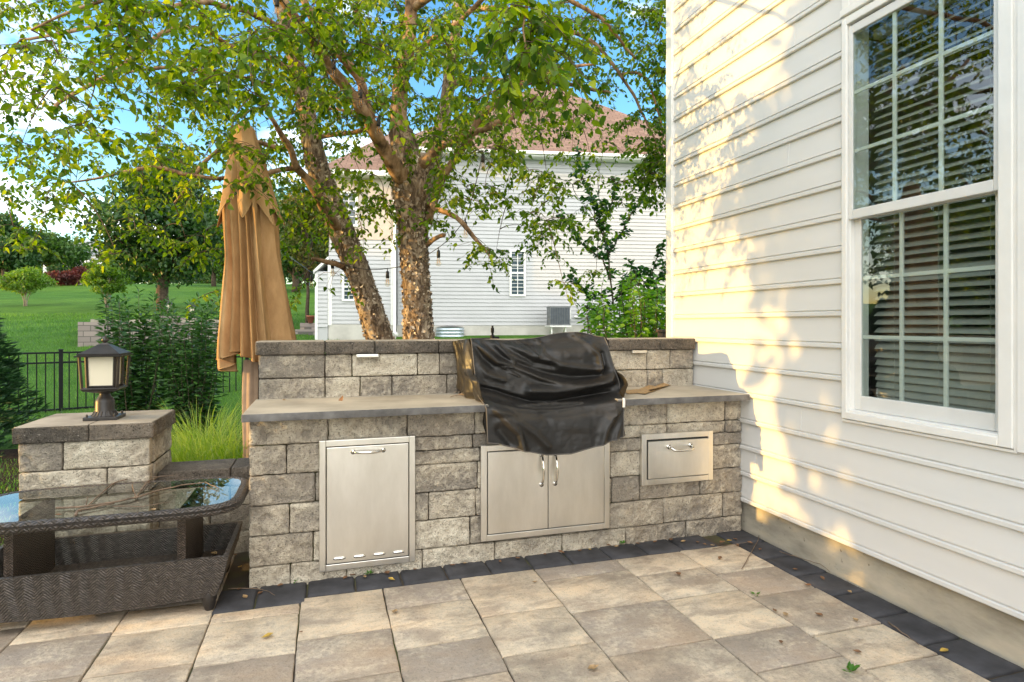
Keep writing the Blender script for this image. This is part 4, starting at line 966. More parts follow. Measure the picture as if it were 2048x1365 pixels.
# shrub and saplings at the house corner
M['bright'] = leaf_mat('bright_shrub_leaf', (.06, .17, .02), (.13, .31, .035), (.24, .44, .06), .45, .4)
shrub('leafy_bush', 'bright green leafy bush behind the wall at the white house corner', P(1282, 745, 6.3), 60, 1.05, .62, .075, .045, M['bright'], 46, 21, arch=.8, up=.2)
M['sapl'] = leaf_mat('sapling_leaf', (.018, .075, .014), (.045, .15, .025), (.10, .24, .045), .35, .35)
def sapling(label, lines, z, leafL, n, seed, mat, group=None):
    g = random.Random(seed); b = MB(); Ps, As, Ns, Ls, Ts = [], [], [], [], []
    base = P(*lines[0][0][:2], z); th_ = thing('sapling', base, label, 'sapling', group)
    for ln in lines:
        zz = z+g.uniform(-.25, .25)*(0 if ln is lines[0] else 1)
        raw = [P(x, y, z+(zz-z)*i/len(ln)) for i, (x, y) in enumerate(ln)]; pts = []
        for a, c_ in zip(raw, raw[1:]):
            for k in range(5): pts.append(a.lerp(c_, k/5)+Vector((g.uniform(-.008, .008), g.uniform(-.008, .008), g.uniform(-.008, .008))))
        pts.append(raw[-1]); m = len(pts); b.tube(pts, [.011*(1-.8*i/m)+.0015 for i in range(m)], 5)
        side = []
        for i in range(m//4, m):
            if g.random() < .75:
                a = g.uniform(0, 6.28); L_ = g.uniform(.08, .26)*(1.1-i/m*.6); e = pts[i]+Vector((math.cos(a)*L_, math.sin(a)*L_, L_*g.uniform(.3, .9))); b.tube([pts[i], e], [.003, .0012], 4); side.append((pts[i], e))
        for a_, e in side+[(pts[i], pts[i+1]) for i in range(m//4, m-1)]:
            q = max(1, int(n*(e-a_).length))
            for j in range(q):
                u = (j+1)/q; aa = g.uniform(0, 6.28); el = g.uniform(-.6, .9)
                Ps.append(a_.lerp(e, u)); As.append((math.cos(aa)*math.cos(el), math.sin(aa)*math.cos(el), math.sin(el))); Ns.append((g.gauss(0, .8), g.gauss(-.4, .8), .5)); Ls.append(leafL*g.uniform(.6, 1.2)); Ts.append(g.random()*.8)
    L_ = np.array(Ls); V, Q, T = leaf_geo(np.array(Ps), np.array(As), np.array(Ns), L_, L_*.58, np.array(Ts))
    mesh_np('foliage', V, Q, T, mat, th_); b.build('stems', M['stem'], th_, smooth=True)
sapling('tall sapling with small dark leaves before the neighbour siding left of the house corner', [
    [(1232,680),(1226,600),(1215,500),(1196,420),(1170,370),(1158,330),(1156,300)], [(1222,560),(1205,520),(1165,490),(1140,455),(1120,420)], [(1224,590),(1190,600),(1160,580),(1142,552)], [(1216,510),(1240,470),(1268,420),(1286,395)],
    [(1205,450),(1222,410),(1232,375)], [(1228,620),(1250,590),(1262,560)], [(1210,480),(1190,440),(1185,400)], [(1230,640),(1205,625),(1180,632)], [(1226,600),(1260,575),(1285,550)]], 7.2, .070, 85, 31, M['sapl'])
sapling('shorter sapling with upright shoots right beside the house corner', [
    [(1285,660),(1288,610),(1300,560),(1312,520),(1322,490)], [(1292,590),(1276,560),(1268,535)], [(1296,575),(1322,560),(1330,530)], [(1288,620),(1310,600),(1326,585)]], 7.0, .066, 85, 32, M['sapl'])
b = MB(); p = P(1327, 700, 5.6); b.bevbox((p.x-.04, p.y-.04, .3), (p.x+.035, p.y+.04, 1.30), .005); b.bevbox((p.x-.05, p.y-.05, 1.30), (p.x+.045, p.y+.05, 1.325), .004)
tag(b.build('wooden_post', plain('weathered_wood', (.16, .11, .08), .85, var=.3, scale=15)), 'short brown wooden post with flat cap at the white house corner', 'post')
b = MB(); q = P(985, 690, 4.6); b.lathe([(.013, -1.2), (.013, .04), (.018, .045), (.018, .07), (.009, .075), (.009, .09), (.013, .095), (.013, .125), (.008, .13), (.008, .145)], q, 12); b.tube([q+Vector((-.16, 0, .045)), q+Vector((-.02, 0, .05)), q+Vector((.045, 0, .05))], .006, 6); b.bevbox((q.x+.005, q.y-.014, q.z+.035), (q.x+.05, q.y+.014, q.z+.062), .003)
tag(b.build('garden_spigot', M['black_metal'], auto=40), 'black metal spigot rod rising just behind the stone wall left of the grill', 'spigot')

# ------------------------------------------------------------------ neighbouring house
M['nsiding'] = plain('neighbour_siding', (.46, .465, .475), .55, var=.04, scale=1.5)
M['nfound'] = plain('neighbour_foundation', (.50, .48, .44), .9, var=.12, scale=2, bump=.2)
t = NT('neighbour_shingles'); co = t.coord('Object'); br = t.n('ShaderNodeTexBrick', Scale=1.0); br.inputs['Brick Width'].default_value = .32; br.inputs['Row Height'].default_value = .14; br.inputs['Mortar Size'].default_value = .012
br.inputs['Color1'].default_value = (.20, .13, .10, 1); br.inputs['Color2'].default_value = (.28, .19, .145, 1); br.inputs['Mortar'].default_value = (.10, .07, .06, 1)
uvn = t.n('ShaderNodeUVMap'); t.l(uvn.outputs[0], br.inputs['Vector'])
M['nroof'] = t.fin(t.mix(br.outputs['Color'], (.18, .12, .10), t.ramp(t.noise(t.coord(), .9, 4), [(.4, 0.0), (.7, .5)])), .9, spec=.1)
M['npane'] = plain('neighbour_pane', (.05, .075, .09), .05, spec=.8)
M['tan_wall'] = plain('tan_wall', (.56, .47, .39), .7, var=.05)
n0 = P(1000, HY, 20.0); ndir = Vector((CC*math.cos(R(7))+SS*math.sin(R(7)), -SS*math.cos(R(7))+CC*math.sin(R(7)), 0)); nout = Vector((ndir.y, -ndir.x, 0))   # towards the viewer
if nout.dot(Vector((n0.x, n0.y, 0))) > 0: nout = -nout
MN = Matrix(((ndir.x, -nout.x, 0, n0.x), (ndir.y, -nout.y, 0, n0.y), (0, 0, 1, 0), (0, 0, 0, 1)))   # local x along facade, y into the house
def npx(px):       # facade coordinate of pixel column
    t_ = (px-CX)/F; k = math.tan(R(7)); r0 = (1000-CX)/F*20; z = (20-k*r0)/(1-k*t_); return (z*t_-r0)/math.cos(R(7)), z
nh = thing('neighbour_house', (n0.x, n0.y, 1.0), 'two storey pale sided neighbour house with brown hip roof behind the birch', 'house')
GZ = .98
def nb(b, a, c_, tone=.5): b.box(a, c_, tone, MN)
def laps(b, x0, x1, z0, z1, y=0, c=.124):
    z = z0
    while z < z1-.01:
        t1 = min(z1, z+c); b.add([MN@Vector(v) for v in ((x0, y-.024, z), (x1, y-.024, z), (x1, y-.002, t1), (x0, y-.002, t1), (x0, y-.004, z), (x1, y-.004, z))], [(0, 1, 2, 3), (4, 5, 1, 0)]); z += c
xl, xr = npx(795)[0], npx(1335)[0]+2.2; EZ = 6.84; FZ = 1.34
b = MB(); laps(b, xl, xr, FZ, EZ); nb(b, (xl, 0.0, .3), (xr, 9, EZ)); b.build('siding_wall', M['nsiding'], nh)
b = MB(); nb(b, (xl-.02, -.012, .3), (xr+.02, .02, FZ-.004)); b.build('foundation', M['nfound'], nh)
def hip(b, x0, x1, y0, y1, z, rise, rx0, rx1):
    ym = (y0+y1)/2; A = [Vector(v) for v in ((x0, y0, z), (x1, y0, z), (x1, y1, z), (x0, y1, z), (rx0, ym, z+rise), (rx1, ym, z+rise))]
    for f in ((0, 1, 5, 4), (1, 2, 5), (2, 3, 4, 5), (3, 0, 4)):
        o = A[f[0]]; ex = (A[f[1]]-o).normalized(); nn = ex.cross(A[f[2]]-o).normalized(); ey = nn.cross(ex)
        b.add([MN@A[i] for i in f], [tuple(range(len(f)))], .5, [((A[i]-o).dot(ex), (A[i]-o).dot(ey)) for i in f])
xp0, xp1 = npx(1040)[0], npx(1095)[0]
b = MB(); hip(b, xl-.4, xr+.4, -.45, 9.4, EZ+.12, 4.0, xp0+1.2, xp1+1.2); b.build('roof', M['nroof'], nh)
b = MB(); nb(b, (xl-.4, -.45, EZ-.03), (xr+.4, -.43, EZ+.12)); nb(b, (xl-.4, -.43, EZ-.04), (xr+.4, 0, EZ-.015)); nb(b, (xl-.4, -.55, EZ+.02), (xr+.4, -.452, EZ+.115)); b.build('gutter', M['trim'], nh)
# wing on the left, set forward
wl, wr = npx(664)[0], npx(793)[0]; wy = -.55; WE = 6.05
b = MB(); laps(b, wl, wr, FZ+.05, 5.1, wy); nb(b, (wl, wy, .3), (wr, 6, WE)); b.build('wing_wall', M['nsiding'], nh)
b = MB(); nb(b, (wl+.25, wy-.03, 4.0), (wr-.02, wy-.018, WE-.1)); b.build('tan_upper_wall', M['tan_wall'], nh)
b = MB(); hip(b, wl-.3, wr+1.6, wy-.4, 6.4, WE, 2.3, wl+1.6, wr+.4); b.build('roof', M['nroof'], nh)
b = MB(); nb(b, (wl-.3, wy-.42, WE-.14), (wr+.2, wy-.4, WE+.02)); nb(b, (wl-.3, wy-.4, WE-.14), (wr+.2, wy, WE-.12)); b.build('fascia', M['trim'], nh)
b = MB(); nb(b, (wl-.02, wy-.012, .3), (wr+.02, wy+.02, FZ+.03)); b.build('foundation', M['nfound'], nh)
b = MB(); nb(b, (wl-.03, wy-.03, FZ), (wl+.09, wy-.001, 3.25)); nb(b, (wr-.14, wy-.03, FZ), (wr+.015, wy-.001, WE-.15)); b.build('corner_board', M['trim'], nh)
b = MB(); q = MN@Vector((wr-.02, wy-.08, 0)); b.tube([q+Vector((0, 0, WE-.2)), q+Vector((0, 0, 1.3)), q+Vector((0, 0, 1.12))+nout*.05, q+Vector((.1, 0, 1.06))+nout*.25], .045, 6); b.build('downspout', M['trim'], nh, auto=40)
ll = npx(639)[0]
b = MB(); laps(b, ll, wl-.03, FZ-.05, 3.0, wy-.05); nb(b, (ll, wy-.045, .3), (wl-.031, 1.5, 3.0)); b.build('lean_to_wall', M['nsiding'], nh)
b = MB(); A = [Vector(v) for v in ((ll-.06, wy-.12, 2.92), (wl, wy-.12, 3.36), (wl, 1.6, 3.36), (ll-.06, 1.6, 2.92))]; b.add([MN@v for v in A]+[MN@(v+Vector((0, 0, .1))) for v in A], [(3, 2, 1, 0), (4, 5, 6, 7), (0, 1, 5, 4), (1, 2, 6, 5), (2, 3, 7, 6), (3, 0, 4, 7)]); nb(b, (ll-.02, wy-.08, .9), (ll+.06, wy-.046, 2.93)); b.build('lean_to_roof', M['trim'], nh)
def nwin(px0, px1, py0, py1, y, rows):
    x0, z_ = npx(px0); x1 = npx(px1)[0]; z1 = CAMH-(py0-HY)/F*z_; z0 = CAMH-(py1-HY)/F*z_; f_ = .07
    b = MB(); nb(b, (x0-f_, y-.05, z0-f_), (x0, y-.001, z1+f_)); nb(b, (x1, y-.05, z0-f_), (x1+f_, y-.001, z1+f_)); nb(b, (x0, y-.05, z1), (x1, y-.001, z1+f_)); nb(b, (x0, y-.055, z0-f_), (x1, y-.001, z0)); zm = (z0+z1)/2
    nb(b, (x0, y-.045, zm-.03), (x1, y-.02, zm+.03)); xm = (x0+x1)/2; nb(b, (xm-.012, y-.04, z0), (xm+.012, y-.022, z1))
    for k in range(1, rows): zz = z0+(z1-z0)*k/rows; nb(b, (x0, y-.039, zz-.01), (x1, y-.022, zz+.01))
    wf_ = b.build('window', M['trim'], nh); b = MB(); nb(b, (x0, y-.02, z0), (x1, y-.018, z1)); b.build('window_pane', M['npane'], wf_)
nwin(1023, 1047, 504, 589, 0, 6); nwin(694, 712, 552, 600, wy, 3); nwin(690, 716, 395, 455, wy-.03, 4)
# things along the neighbour's wall
M['acgrey'] = plain('air_conditioner_grey', (.17, .18, .19), .5, metallic=.3)
xa = npx(1090)[0]; ac = thing('air_conditioner', MN@Vector((xa+.32, -.6, GZ)), 'grey louvred air conditioner unit on a white stand by the neighbour wall', 'air conditioner')
b = MB(); nb(b, (xa, -.95, 1.36), (xa+.64, -.33, 1.94)); nb(b, (xa-.01, -.96, 1.90), (xa+.65, -.32, 1.95)); nb(b, (xa-.01, -.96, 1.34), (xa+.65, -.32, 1.38)); b.build('cabinet', M['acgrey'], ac)
b = MB()
for k in range(11): nb(b, (xa+.03+k*.055, -.975, 1.385), (xa+.045+k*.055, -.95, 1.895))
b.build('grille', plain('ac_grille', (.07, .09, .12), .5), ac)
b = MB(); nb(b, (xa-.03, -1.0, 1.29), (xa+.67, -.1, 1.335))
for x in (xa+.05, xa+.5): b.tube([MN@Vector((x, -.9, 1.3)), MN@Vector((x+.08, -.1, 1.02))], .02, 5); nb(b, (x-.02, -.93, .9), (x+.02, -.89, 1.29))
b.build('stand', M['trim'], ac)
xb = npx(1148)[0]; b = MB(); b.tube([MN@Vector((xb, -.05, 1.62)), MN@Vector((xb+.3, -.08, 1.60)), MN@Vector((xb+.45, -.1, 1.66))], .035, 6); nb(b, (xb-.3, -.1, 1.55), (xb-.12, -.02, 1.85)); tag(b.build('vent_pipe', M['trim'], auto=40), 'white vent pipe and box on the neighbour wall right of the air conditioner', 'pipe')
xm_ = npx(1186)[0]; gm = thing('gas_meter', MN@Vector((xm_, -.2, 1.1)), 'grey gas meter with pipes low on the neighbour wall behind the sapling', 'meter')
b = MB(); b.lathe([(.11, -.13), (.13, -.08), (.13, .08), (.11, .13)], MN@Vector((xm_, -.2, 1.6)), 14); b.build('meter_body', M['acgrey'], gm, smooth=True)
b = MB(); b.tube([MN@Vector((xm_-.2, -.1, 1.0)), MN@Vector((xm_-.2, -.15, 1.75)), MN@Vector((xm_-.05, -.2, 1.78)), MN@Vector((xm_, -.2, 1.7))], .025, 6); b.tube([MN@Vector((xm_+.05, -.2, 1.7)), MN@Vector((xm_+.2, -.15, 1.75)), MN@Vector((xm_+.22, -.02, 1.5))], .025, 6); b.build('meter_pipe', M['acgrey'], gm, smooth=True)
xw, x2 = npx(872)[0], npx(928)[0]; ew = thing('window_well', MN@Vector(((xw+x2)/2, -.4, .9)), 'galvanised corrugated window well with dark cover at the neighbour foundation', 'window well')
b = MB(); cxw, rw = (xw+x2)/2, (x2-xw)/2
b.grid(lambda u, v: tuple(MN@Vector((cxw-rw*math.cos(math.pi*u)*(1+.03*math.sin(v*25)), -.02-rw*.85*math.sin(math.pi*u)*(1+.03*math.sin(v*25)), .85+v*.42))), 24, 24); b.build('corrugated_ring', plain('galvanised_steel', (.45, .52, .58), .4, metallic=.6), ew, smooth=True)
b = MB(); b.grid(lambda u, v: tuple(MN@Vector((cxw-rw*.93*v*math.cos(math.pi*u), -.03-rw*.78*v*math.sin(math.pi*u), 1.30+.03*(1-v)))), 16, 4); b.build('well_cover', M['acgrey'], ew)

# ------------------------------------------------------------------ far retaining wall, pier lamps, pot
t = NT('retaining_wall_block'); br = t.n('ShaderNodeTexBrick', Scale=1.0); br.inputs['Brick Width'].default_value = .42; br.inputs['Row Height'].default_value = .16; br.inputs['Mortar Size'].default_value = .012
br.inputs['Color1'].default_value = (.22, .19, .175, 1); br.inputs['Color2'].default_value = (.30, .255, .23, 1); br.inputs['Mortar'].default_value = (.12, .11, .10, 1)
cs = t.n('ShaderNodeTexCoord'); mpp = t.n('ShaderNodeMapping'); mpp.inputs['Rotation'].default_value = (R(90), 0, 0); sepx = t.n('ShaderNodeSeparateXYZ'); cmb = t.n('ShaderNodeCombineXYZ'); t.l(cs.outputs['Object'], sepx.inputs[0]); t.l(t.math('ADD', sepx.outputs[0], sepx.outputs[1]), cmb.inputs[0]); t.l(sepx.outputs[2], cmb.inputs[1]); t.l(cmb.outputs[0], br.inputs['Vector'])
M['rwall'] = t.fin(br.outputs['Color'], .9, spec=.15)
def wallbox(b, pa, pb, z0, z1, th):
    d = Vector((pb.x-pa.x, pb.y-pa.y, 0)); L_ = d.length; m = Matrix.Translation((pa.x, pa.y, 0))@Matrix.Rotation(math.atan2(d.y, d.x), 4, 'Z'); b.box((0, 0, z0), (L_, th, z1), .5, m)
ra, rb_ = P(181, HY, 17.6), P(452, HY, 18.6)
rw_ = thing('retaining_wall', (ra.x, ra.y, .7), 'grey block retaining wall on the lawn behind the laurel shrubs', 'wall')
b = MB(); wallbox(b, ra, rb_, .3, 1.44, .35); wallbox(b, P(181, HY, 17.6), P(195, HY, 23), .5, 1.44, .3); b.build('block_wall', M['rwall'], rw_)
b = MB(); wallbox(b, ra, rb_, 1.442, 1.52, .4); b.build('wall_coping', M['captop'], rw_)
def far_lamp(px, py, z, lab, s_=1.0, pier=True):
    p = P(px, py, z); th_ = thing('lamp_post', (p.x, p.y, p.z), lab, 'lamp', 'lamps on the far retaining wall')
    if pier: b = MB(); b.bevbox((p.x-.22, p.y-.22, p.z-.9), (p.x+.22, p.y+.22, p.z-.06), .01); b.bevbox((p.x-.26, p.y-.26, p.z-.06), (p.x+.26, p.y+.26, p.z), .01); b.build('lamp_pier', M['rwall'], th_)
    b = MB(); b.lathe([(.06, 0), (.05, .04), (.03, .06), (.03, .1), (.07, .13)], p, 12); b.lathe([(.13, .34), (.10, .38), (.03, .43), (.012, .47)], p, 12)
    for k in range(6): a = k*math.pi/3; b.tube([p+Vector((.07*math.cos(a), .07*math.sin(a), .12)), p+Vector((.11*math.cos(a), .11*math.sin(a), .35))], .008, 4)
    b.build('lamp_frame', M['bronze'], th_, auto=40)
    b = MB(); b.lathe([(.06, .14), (.09, .34)], p, 12); b.build('lamp_glass', M['frosted'], th_, smooth=True)
far_lamp(337, 632, 18.2, 'small lantern on the pier of the far retaining wall, nearer the dark tree trunk')
far_lamp(383, 636, 18.6, 'small lantern on the far retaining wall, nearer the umbrella')
pa, pb = P(600, HY, 21), P(664, HY, 20.4); b = MB(); wallbox(b, pa, pb, .6, 1.42, .5); wallbox(b, P(590, HY, 20.5), P(640, HY, 20), .6, 1.2, .5)
tag(b.build('stone_planter', M['rwall']), 'low grey block planter right of the umbrella by the neighbour house', 'planter')
pp = P(621, 645, 20.8); pot = thing('flower_pot', (pp.x, pp.y, 1.42), 'small red clay pot standing on the grey block planter', 'pot')
b = MB(); b.lathe([(.08, 0), (.13, .2), (.14, .2), (.14, .25), (.11, .25), (.09, .1)], (pp.x, pp.y, 1.421), 16); b.build('clay_pot', plain('terracotta', (.35, .12, .07), .8), pot, smooth=True)
# ------------------------------------------------------------------ trees
M['tree_dark'] = leaf_mat('dark_tree_leaf', (.010, .036, .010), (.026, .075, .018), (.06, .125, .03), .25)
M['tree_mid'] = leaf_mat('mid_tree_leaf', (.022, .062, .012), (.05, .12, .022), (.12, .19, .035), .32)
M['tree_lime'] = leaf_mat('lime_tree_leaf', (.05, .12, .015), (.11, .22, .025), (.22, .32, .05), .4)
M['tree_red'] = leaf_mat('red_shrub_leaf', (.05, .016, .014), (.11, .032, .026), (.17, .07, .05), .3)
M['tree_rust'] = leaf_mat('rusty_tree_leaf', (.035, .07, .012), (.10, .125, .022), (.20, .14, .035), .35)
M['pale_bark'] = plain('pale_bark', (.36, .30, .23), .85, var=.25, scale=10, bump=.3)
def tree(name, label, base, hgt, rad, z0, n, leaf, mat, seed, trunk=.16, cat='tree', group=None, bark=None, multi=1, clumps=26, flat=1.0, lean=None, shape=1.0):
    g = np.random.default_rng(seed); r_ = random.Random(seed); th_ = thing(name, base, label, cat, group)
    base = Vector(base); b = MB(); ch = hgt-z0; cen = []
    for i in range(clumps):
        u = (i+.5)/clumps; v = Vector(r_.gauss(0, 1) for _ in range(3)).normalized()
        k = r_.uniform(.45, .92); zz = z0+ch*(.5+.5*v.z*k)
        wz = (1-abs((zz-z0)/ch-.42)*1.15*shape)
        cen.append((Vector((v.x*rad*k*wz, v.y*rad*k*wz, zz)), rad*r_.uniform(.26, .46)))
    for m in range(multi):
        a0 = m*6.28/multi; top = Vector((math.cos(a0)*rad*.35*(multi > 1), math.sin(a0)*rad*.35*(multi > 1), z0+ch*.55))
        pts = [base+Vector((math.cos(a0)*trunk*1.2*(multi > 1), math.sin(a0)*trunk*1.2*(multi > 1), -.2))]+[base+top*(k/6)+Vector((r_.uniform(-1, 1)*trunk*.3, r_.uniform(-1, 1)*trunk*.3, 0)) for k in range(1, 7)]
        b.tube(pts, [trunk*(1.15-.8*k/6)/(multi**.6) for k in range(7)], 8)
    b.build('trunk', bark or M['bark_far'], th_, smooth=True)
    b = MB()
    for c_, s_ in cen[:: max(1, clumps//16)]:
        st = base+Vector((0, 0, z0*.75+.35*max(0, c_.z-z0))); e = base+c_; mid = st.lerp(e, .5)+Vector((0, 0, -.05*rad)); b.tube([st, mid, e], [trunk*.34, trunk*.2, trunk*.06], 5)
    b.build('limbs', bark or M['bark_far'], th_, smooth=True)
    per = n//clumps; Ps, Ts = [], []
    for c_, s_ in cen:
        d = unit(g.normal(size=(per, 3))); rr = s_*(.35+.75*g.random(per)**.5); d[:, 2] *= .72*flat
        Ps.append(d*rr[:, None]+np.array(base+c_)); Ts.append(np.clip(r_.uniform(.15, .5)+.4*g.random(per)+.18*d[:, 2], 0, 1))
    Ps = np.concatenate(Ps); Ts = np.concatenate(Ts); N = len(Ps); ax = unit(g.normal(size=(N, 3))+np.array([0, 0, -.35])); nr = g.normal(size=(N, 3))+np.array([0, 0, .8])
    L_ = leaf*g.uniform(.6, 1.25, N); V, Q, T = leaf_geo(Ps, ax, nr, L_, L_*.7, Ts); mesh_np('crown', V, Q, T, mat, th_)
    return th_
GB = lambda px, z: G(px, z, .05)
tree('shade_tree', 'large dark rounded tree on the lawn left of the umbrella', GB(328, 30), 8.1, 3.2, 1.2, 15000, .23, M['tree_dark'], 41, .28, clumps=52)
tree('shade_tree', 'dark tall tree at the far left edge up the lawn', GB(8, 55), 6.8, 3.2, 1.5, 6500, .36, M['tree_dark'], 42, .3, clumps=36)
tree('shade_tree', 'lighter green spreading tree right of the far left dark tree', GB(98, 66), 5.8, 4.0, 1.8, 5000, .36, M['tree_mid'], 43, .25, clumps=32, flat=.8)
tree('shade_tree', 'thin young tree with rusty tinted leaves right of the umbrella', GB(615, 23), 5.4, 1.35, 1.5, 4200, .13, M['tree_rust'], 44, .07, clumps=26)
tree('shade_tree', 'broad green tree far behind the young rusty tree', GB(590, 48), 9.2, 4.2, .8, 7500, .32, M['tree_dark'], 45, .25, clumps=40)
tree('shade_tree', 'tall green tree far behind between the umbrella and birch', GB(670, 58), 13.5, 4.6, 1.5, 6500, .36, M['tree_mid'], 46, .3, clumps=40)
tree('shade_tree', 'small green tree beyond the big dark tree near the umbrella left edge', GB(428, 58), 8.5, 3.4, 1.2, 3600, .34, M['tree_mid'], 47, .2)
tree('garden_maple', 'lime green vase shaped small maple with pale stems on the left lawn', GB(51, 33), 2.15, 1.2, .75, 4200, .12, M['tree_lime'], 48, .07, 'small tree', None, M['pale_bark'], 6, 30, .6)
tree('garden_maple', 'lime green vase shaped small maple partly hidden by the big dark tree', GB(214, 32), 2.3, 1.15, .75, 4000, .12, M['tree_lime'], 49, .07, 'small tree', None, M['pale_bark'], 6, 30, .6)
for i, (px, z, h_, r_, m, lab) in enumerate(((108, 62, 1.9, 1.7, 'tree_dark', 'rounded dark green shrub left of the red shrubs at the lawn top'), (133, 60, 1.6, 1.6, 'tree_red', 'dark red rounded shrub in the row at the lawn top, left one'), (160, 62, 1.8, 1.2, 'tree_red', 'dark red shrub in front of the distant white house, right one'), (150, 70, 3.2, 2.6, 'tree_dark', 'tall dark green shrub mass before the distant white house'), (118, 78, 3.2, 2.8, 'tree_mid', 'green shrub under the spreading tree before the distant house'), (186, 66, 2.6, 1.4, 'tree_lime', 'yellow green shrub right of the red shrubs'))):
    tree('garden_shrub', lab, GB(px, z), h_, r_, .05, 1500, .24, M[m], 60+i, .05, 'shrub', None, None, 1, 16)
for i, (px, z, h_, r_) in enumerate(((-60, 70, 7, 5), (250, 92, 6, 5), (480, 85, 10, 5.5), (545, 76, 10, 5), (760, 70, 12, 5), (60, 112, 5, 7), (320, 104, 6, 6), (400, 118, 6, 7), (600, 100, 10, 6), (-140, 96, 7, 7), (180, 125, 5, 7))):
    tree('distant_tree', ('tall dark tree just outside the left edge on the hill', 'distant tree behind the big dark tree on the hill', 'distant tree on the hill directly behind the umbrella', 'distant tree on the hill right of the umbrella', 'distant tree behind the neighbour house wing', 'hazy tree line clump on the hill left of the distant house', 'hazy hill top tree behind the dark rounded tree', 'hazy hill top tree between dark tree and umbrella', 'hazy hill top tree near the neighbour house edge', 'hill top tree beyond the left picture edge', 'low hill top tree behind the distant white house')[i], GB(px, z), h_, r_, .1, 3600, .55, M['tree_dark' if i % 2 == 0 else 'tree_mid'], 80+i, .3, group='trees on the far hill', clumps=30)
# trees standing left of the patio, outside the picture: they shade the patio and show in the window glass
for i, (x, y, h_, r_, n) in enumerate(((-7.6, 1.65, 6.6, 2.2, 13000), (-8.0, -1.6, 6.6, 2.3, 7000), (-8.5, -4.0, 6.8, 2.3, 6000), (-13, 9.5, 8.0, 2.3, 4200), (-26, 15, 9, 4.5, 4200), (-30, 26, 9.5, 5, 4200), (-24, 21, 7.5, 3.6, 3200), (-40, 52, 9, 5, 3000))):
    tree('garden_tree', 'leafy garden tree standing left of the patio outside the picture', (x, y, H(x, y)-.05), h_, r_, .25, n, .26 if i < 3 else .42, M['tree_mid'], 100+i, .2, group='garden trees left of the patio', clumps=44, shape=.55)
# distant white house
M['far_white'] = plain('far_white_siding', (.72, .72, .72), .6, var=.03); M['far_roof'] = plain('far_grey_roof', (.26, .26, .28), .9, var=.15)
fc = P(168, HY, 98); FZ0 = H(fc.x, fc.y); MF = Matrix.Translation((fc.x, fc.y, FZ0))@Matrix.Rotation(-YAW+R(8), 4, 'Z')
fh = thing('distant_house', (fc.x, fc.y, FZ0), 'distant white house with grey gabled roof at the top of the left lawn', 'house')
b = MB(); b.box((-6, 0, -1), (4.2, 8, 5.2), .5, MF); b.add([MF@Vector(v) for v in ((-2.6, -.6, -1), (1.2, -.6, -1), (1.2, -.6, 4.4), (-.7, -.6, 6.3), (-2.6, -.6, 4.4), (-2.6, 0, -1), (1.2, 0, -1), (1.2, 0, 4.4), (-.7, 0, 6.3), (-2.6, 0, 4.4))], [(0, 1, 2, 3, 4), (1, 6, 7, 2), (5, 0, 4, 9)]); b.build('wall', M['far_white'], fh)
b = MB()
b.add([MF@Vector(v) for v in ((-6.4, -.4, 5.2), (4.6, -.4, 5.2), (4.6, 8.4, 5.2), (-6.4, 8.4, 5.2), (-3.5, 4, 8.0), (2.2, 4, 8.0))], [(0, 1, 5, 4), (1, 2, 5), (2, 3, 4, 5), (3, 0, 4)])
b.add([MF@Vector(v) for v in ((-2.9, -.8, 4.3), (-.7, -.8, 6.5), (1.5, -.8, 4.3), (1.5, 3, 4.3), (-.7, 3, 6.5), (-2.9, 3, 4.3))], [(0, 1, 4, 5), (1, 2, 3, 4)]); b.build('roof', M['far_roof'], fh)
for x, z, y in ((-4.6, 3.2, 0), (-1.5, 3.1, -.6), (.2, 3.1, -.6), (2.6, 3.2, 0), (-1.5, .4, -.6), (2.6, .4, 0), (-4.6, .4, 0)):
    b = MB(); b.box((x-.45, y-.06, z-.75), (x+.45, y-.002, z+.75), .5, MF); wn = b.build('window', M['trim'], fh); b = MB(); b.box((x-.36, y-.075, z-.66), (x+.36, y-.062, z+.66), .5, MF); b.build('window_pane', M['npane'], wn)

# ------------------------------------------------------------------ the river birch
t = NT('birch_bark'); co = t.coord(); cs = t.coord('Object', (1, 1, .42))
vo = t.n('ShaderNodeTexVoronoi', Scale=26.0); vo.feature = 'F1'; nd = t.noise(cs, 9, 4, .6, 1.0); t.l(cs, vo.inputs['Vector'])
f = t.noise(cs, 17, 6, .68, 1.2); g2 = t.noise(co, 3, 4)
c = t.ramp(f, [(.34, (.022, .016, .012)), (.45, (.14, .095, .06)), (.54, (.38, .28, .185)), (.66, (.60, .49, .36))])
c = t.mix(c, (.20, .135, .085), t.ramp(g2, [(.42, 0.0), (.65, .6)]))
M['bark'] = t.fin(c, .85, t.bump(f, 1.0, .03, t.bump(vo.outputs['Distance'], .7, .012)), spec=.2)
t = NT('smooth_birch_limb'); co = t.coord('Object', (1, 1, .6)); f = t.noise(co, 14, 5, .6)
M['limb'] = t.fin(t.ramp(f, [(.33, (.07, .042, .024)), (.5, (.28, .17, .09)), (.70, (.47, .32, .20))]), .8, t.bump(f, .9, .012), spec=.25)
M['twigbark'] = plain('birch_twig', (.11, .065, .04), .8, var=.3, scale=20)
t = NT('peeling_bark'); M['bark_curl'] = t.fin(t.ramp(t.attr(), [(.0, (.09, .06, .04)), (.45, (.32, .235, .16)), (.8, (.58, .47, .35)), (1, (.74, .65, .52))]), .75)
M['birch_leaf'] = leaf_mat('birch_leaf', (.030, .085, .008), (.15, .26, .018), (.38, .46, .04), .55, .38)
bz = P(800, HY, 5.75)
birch = thing('river_birch', (bz.x, bz.y, H(bz.x, bz.y)), 'multi stemmed river birch with peeling bark and spreading leafy crown behind the stone wall', 'tree')
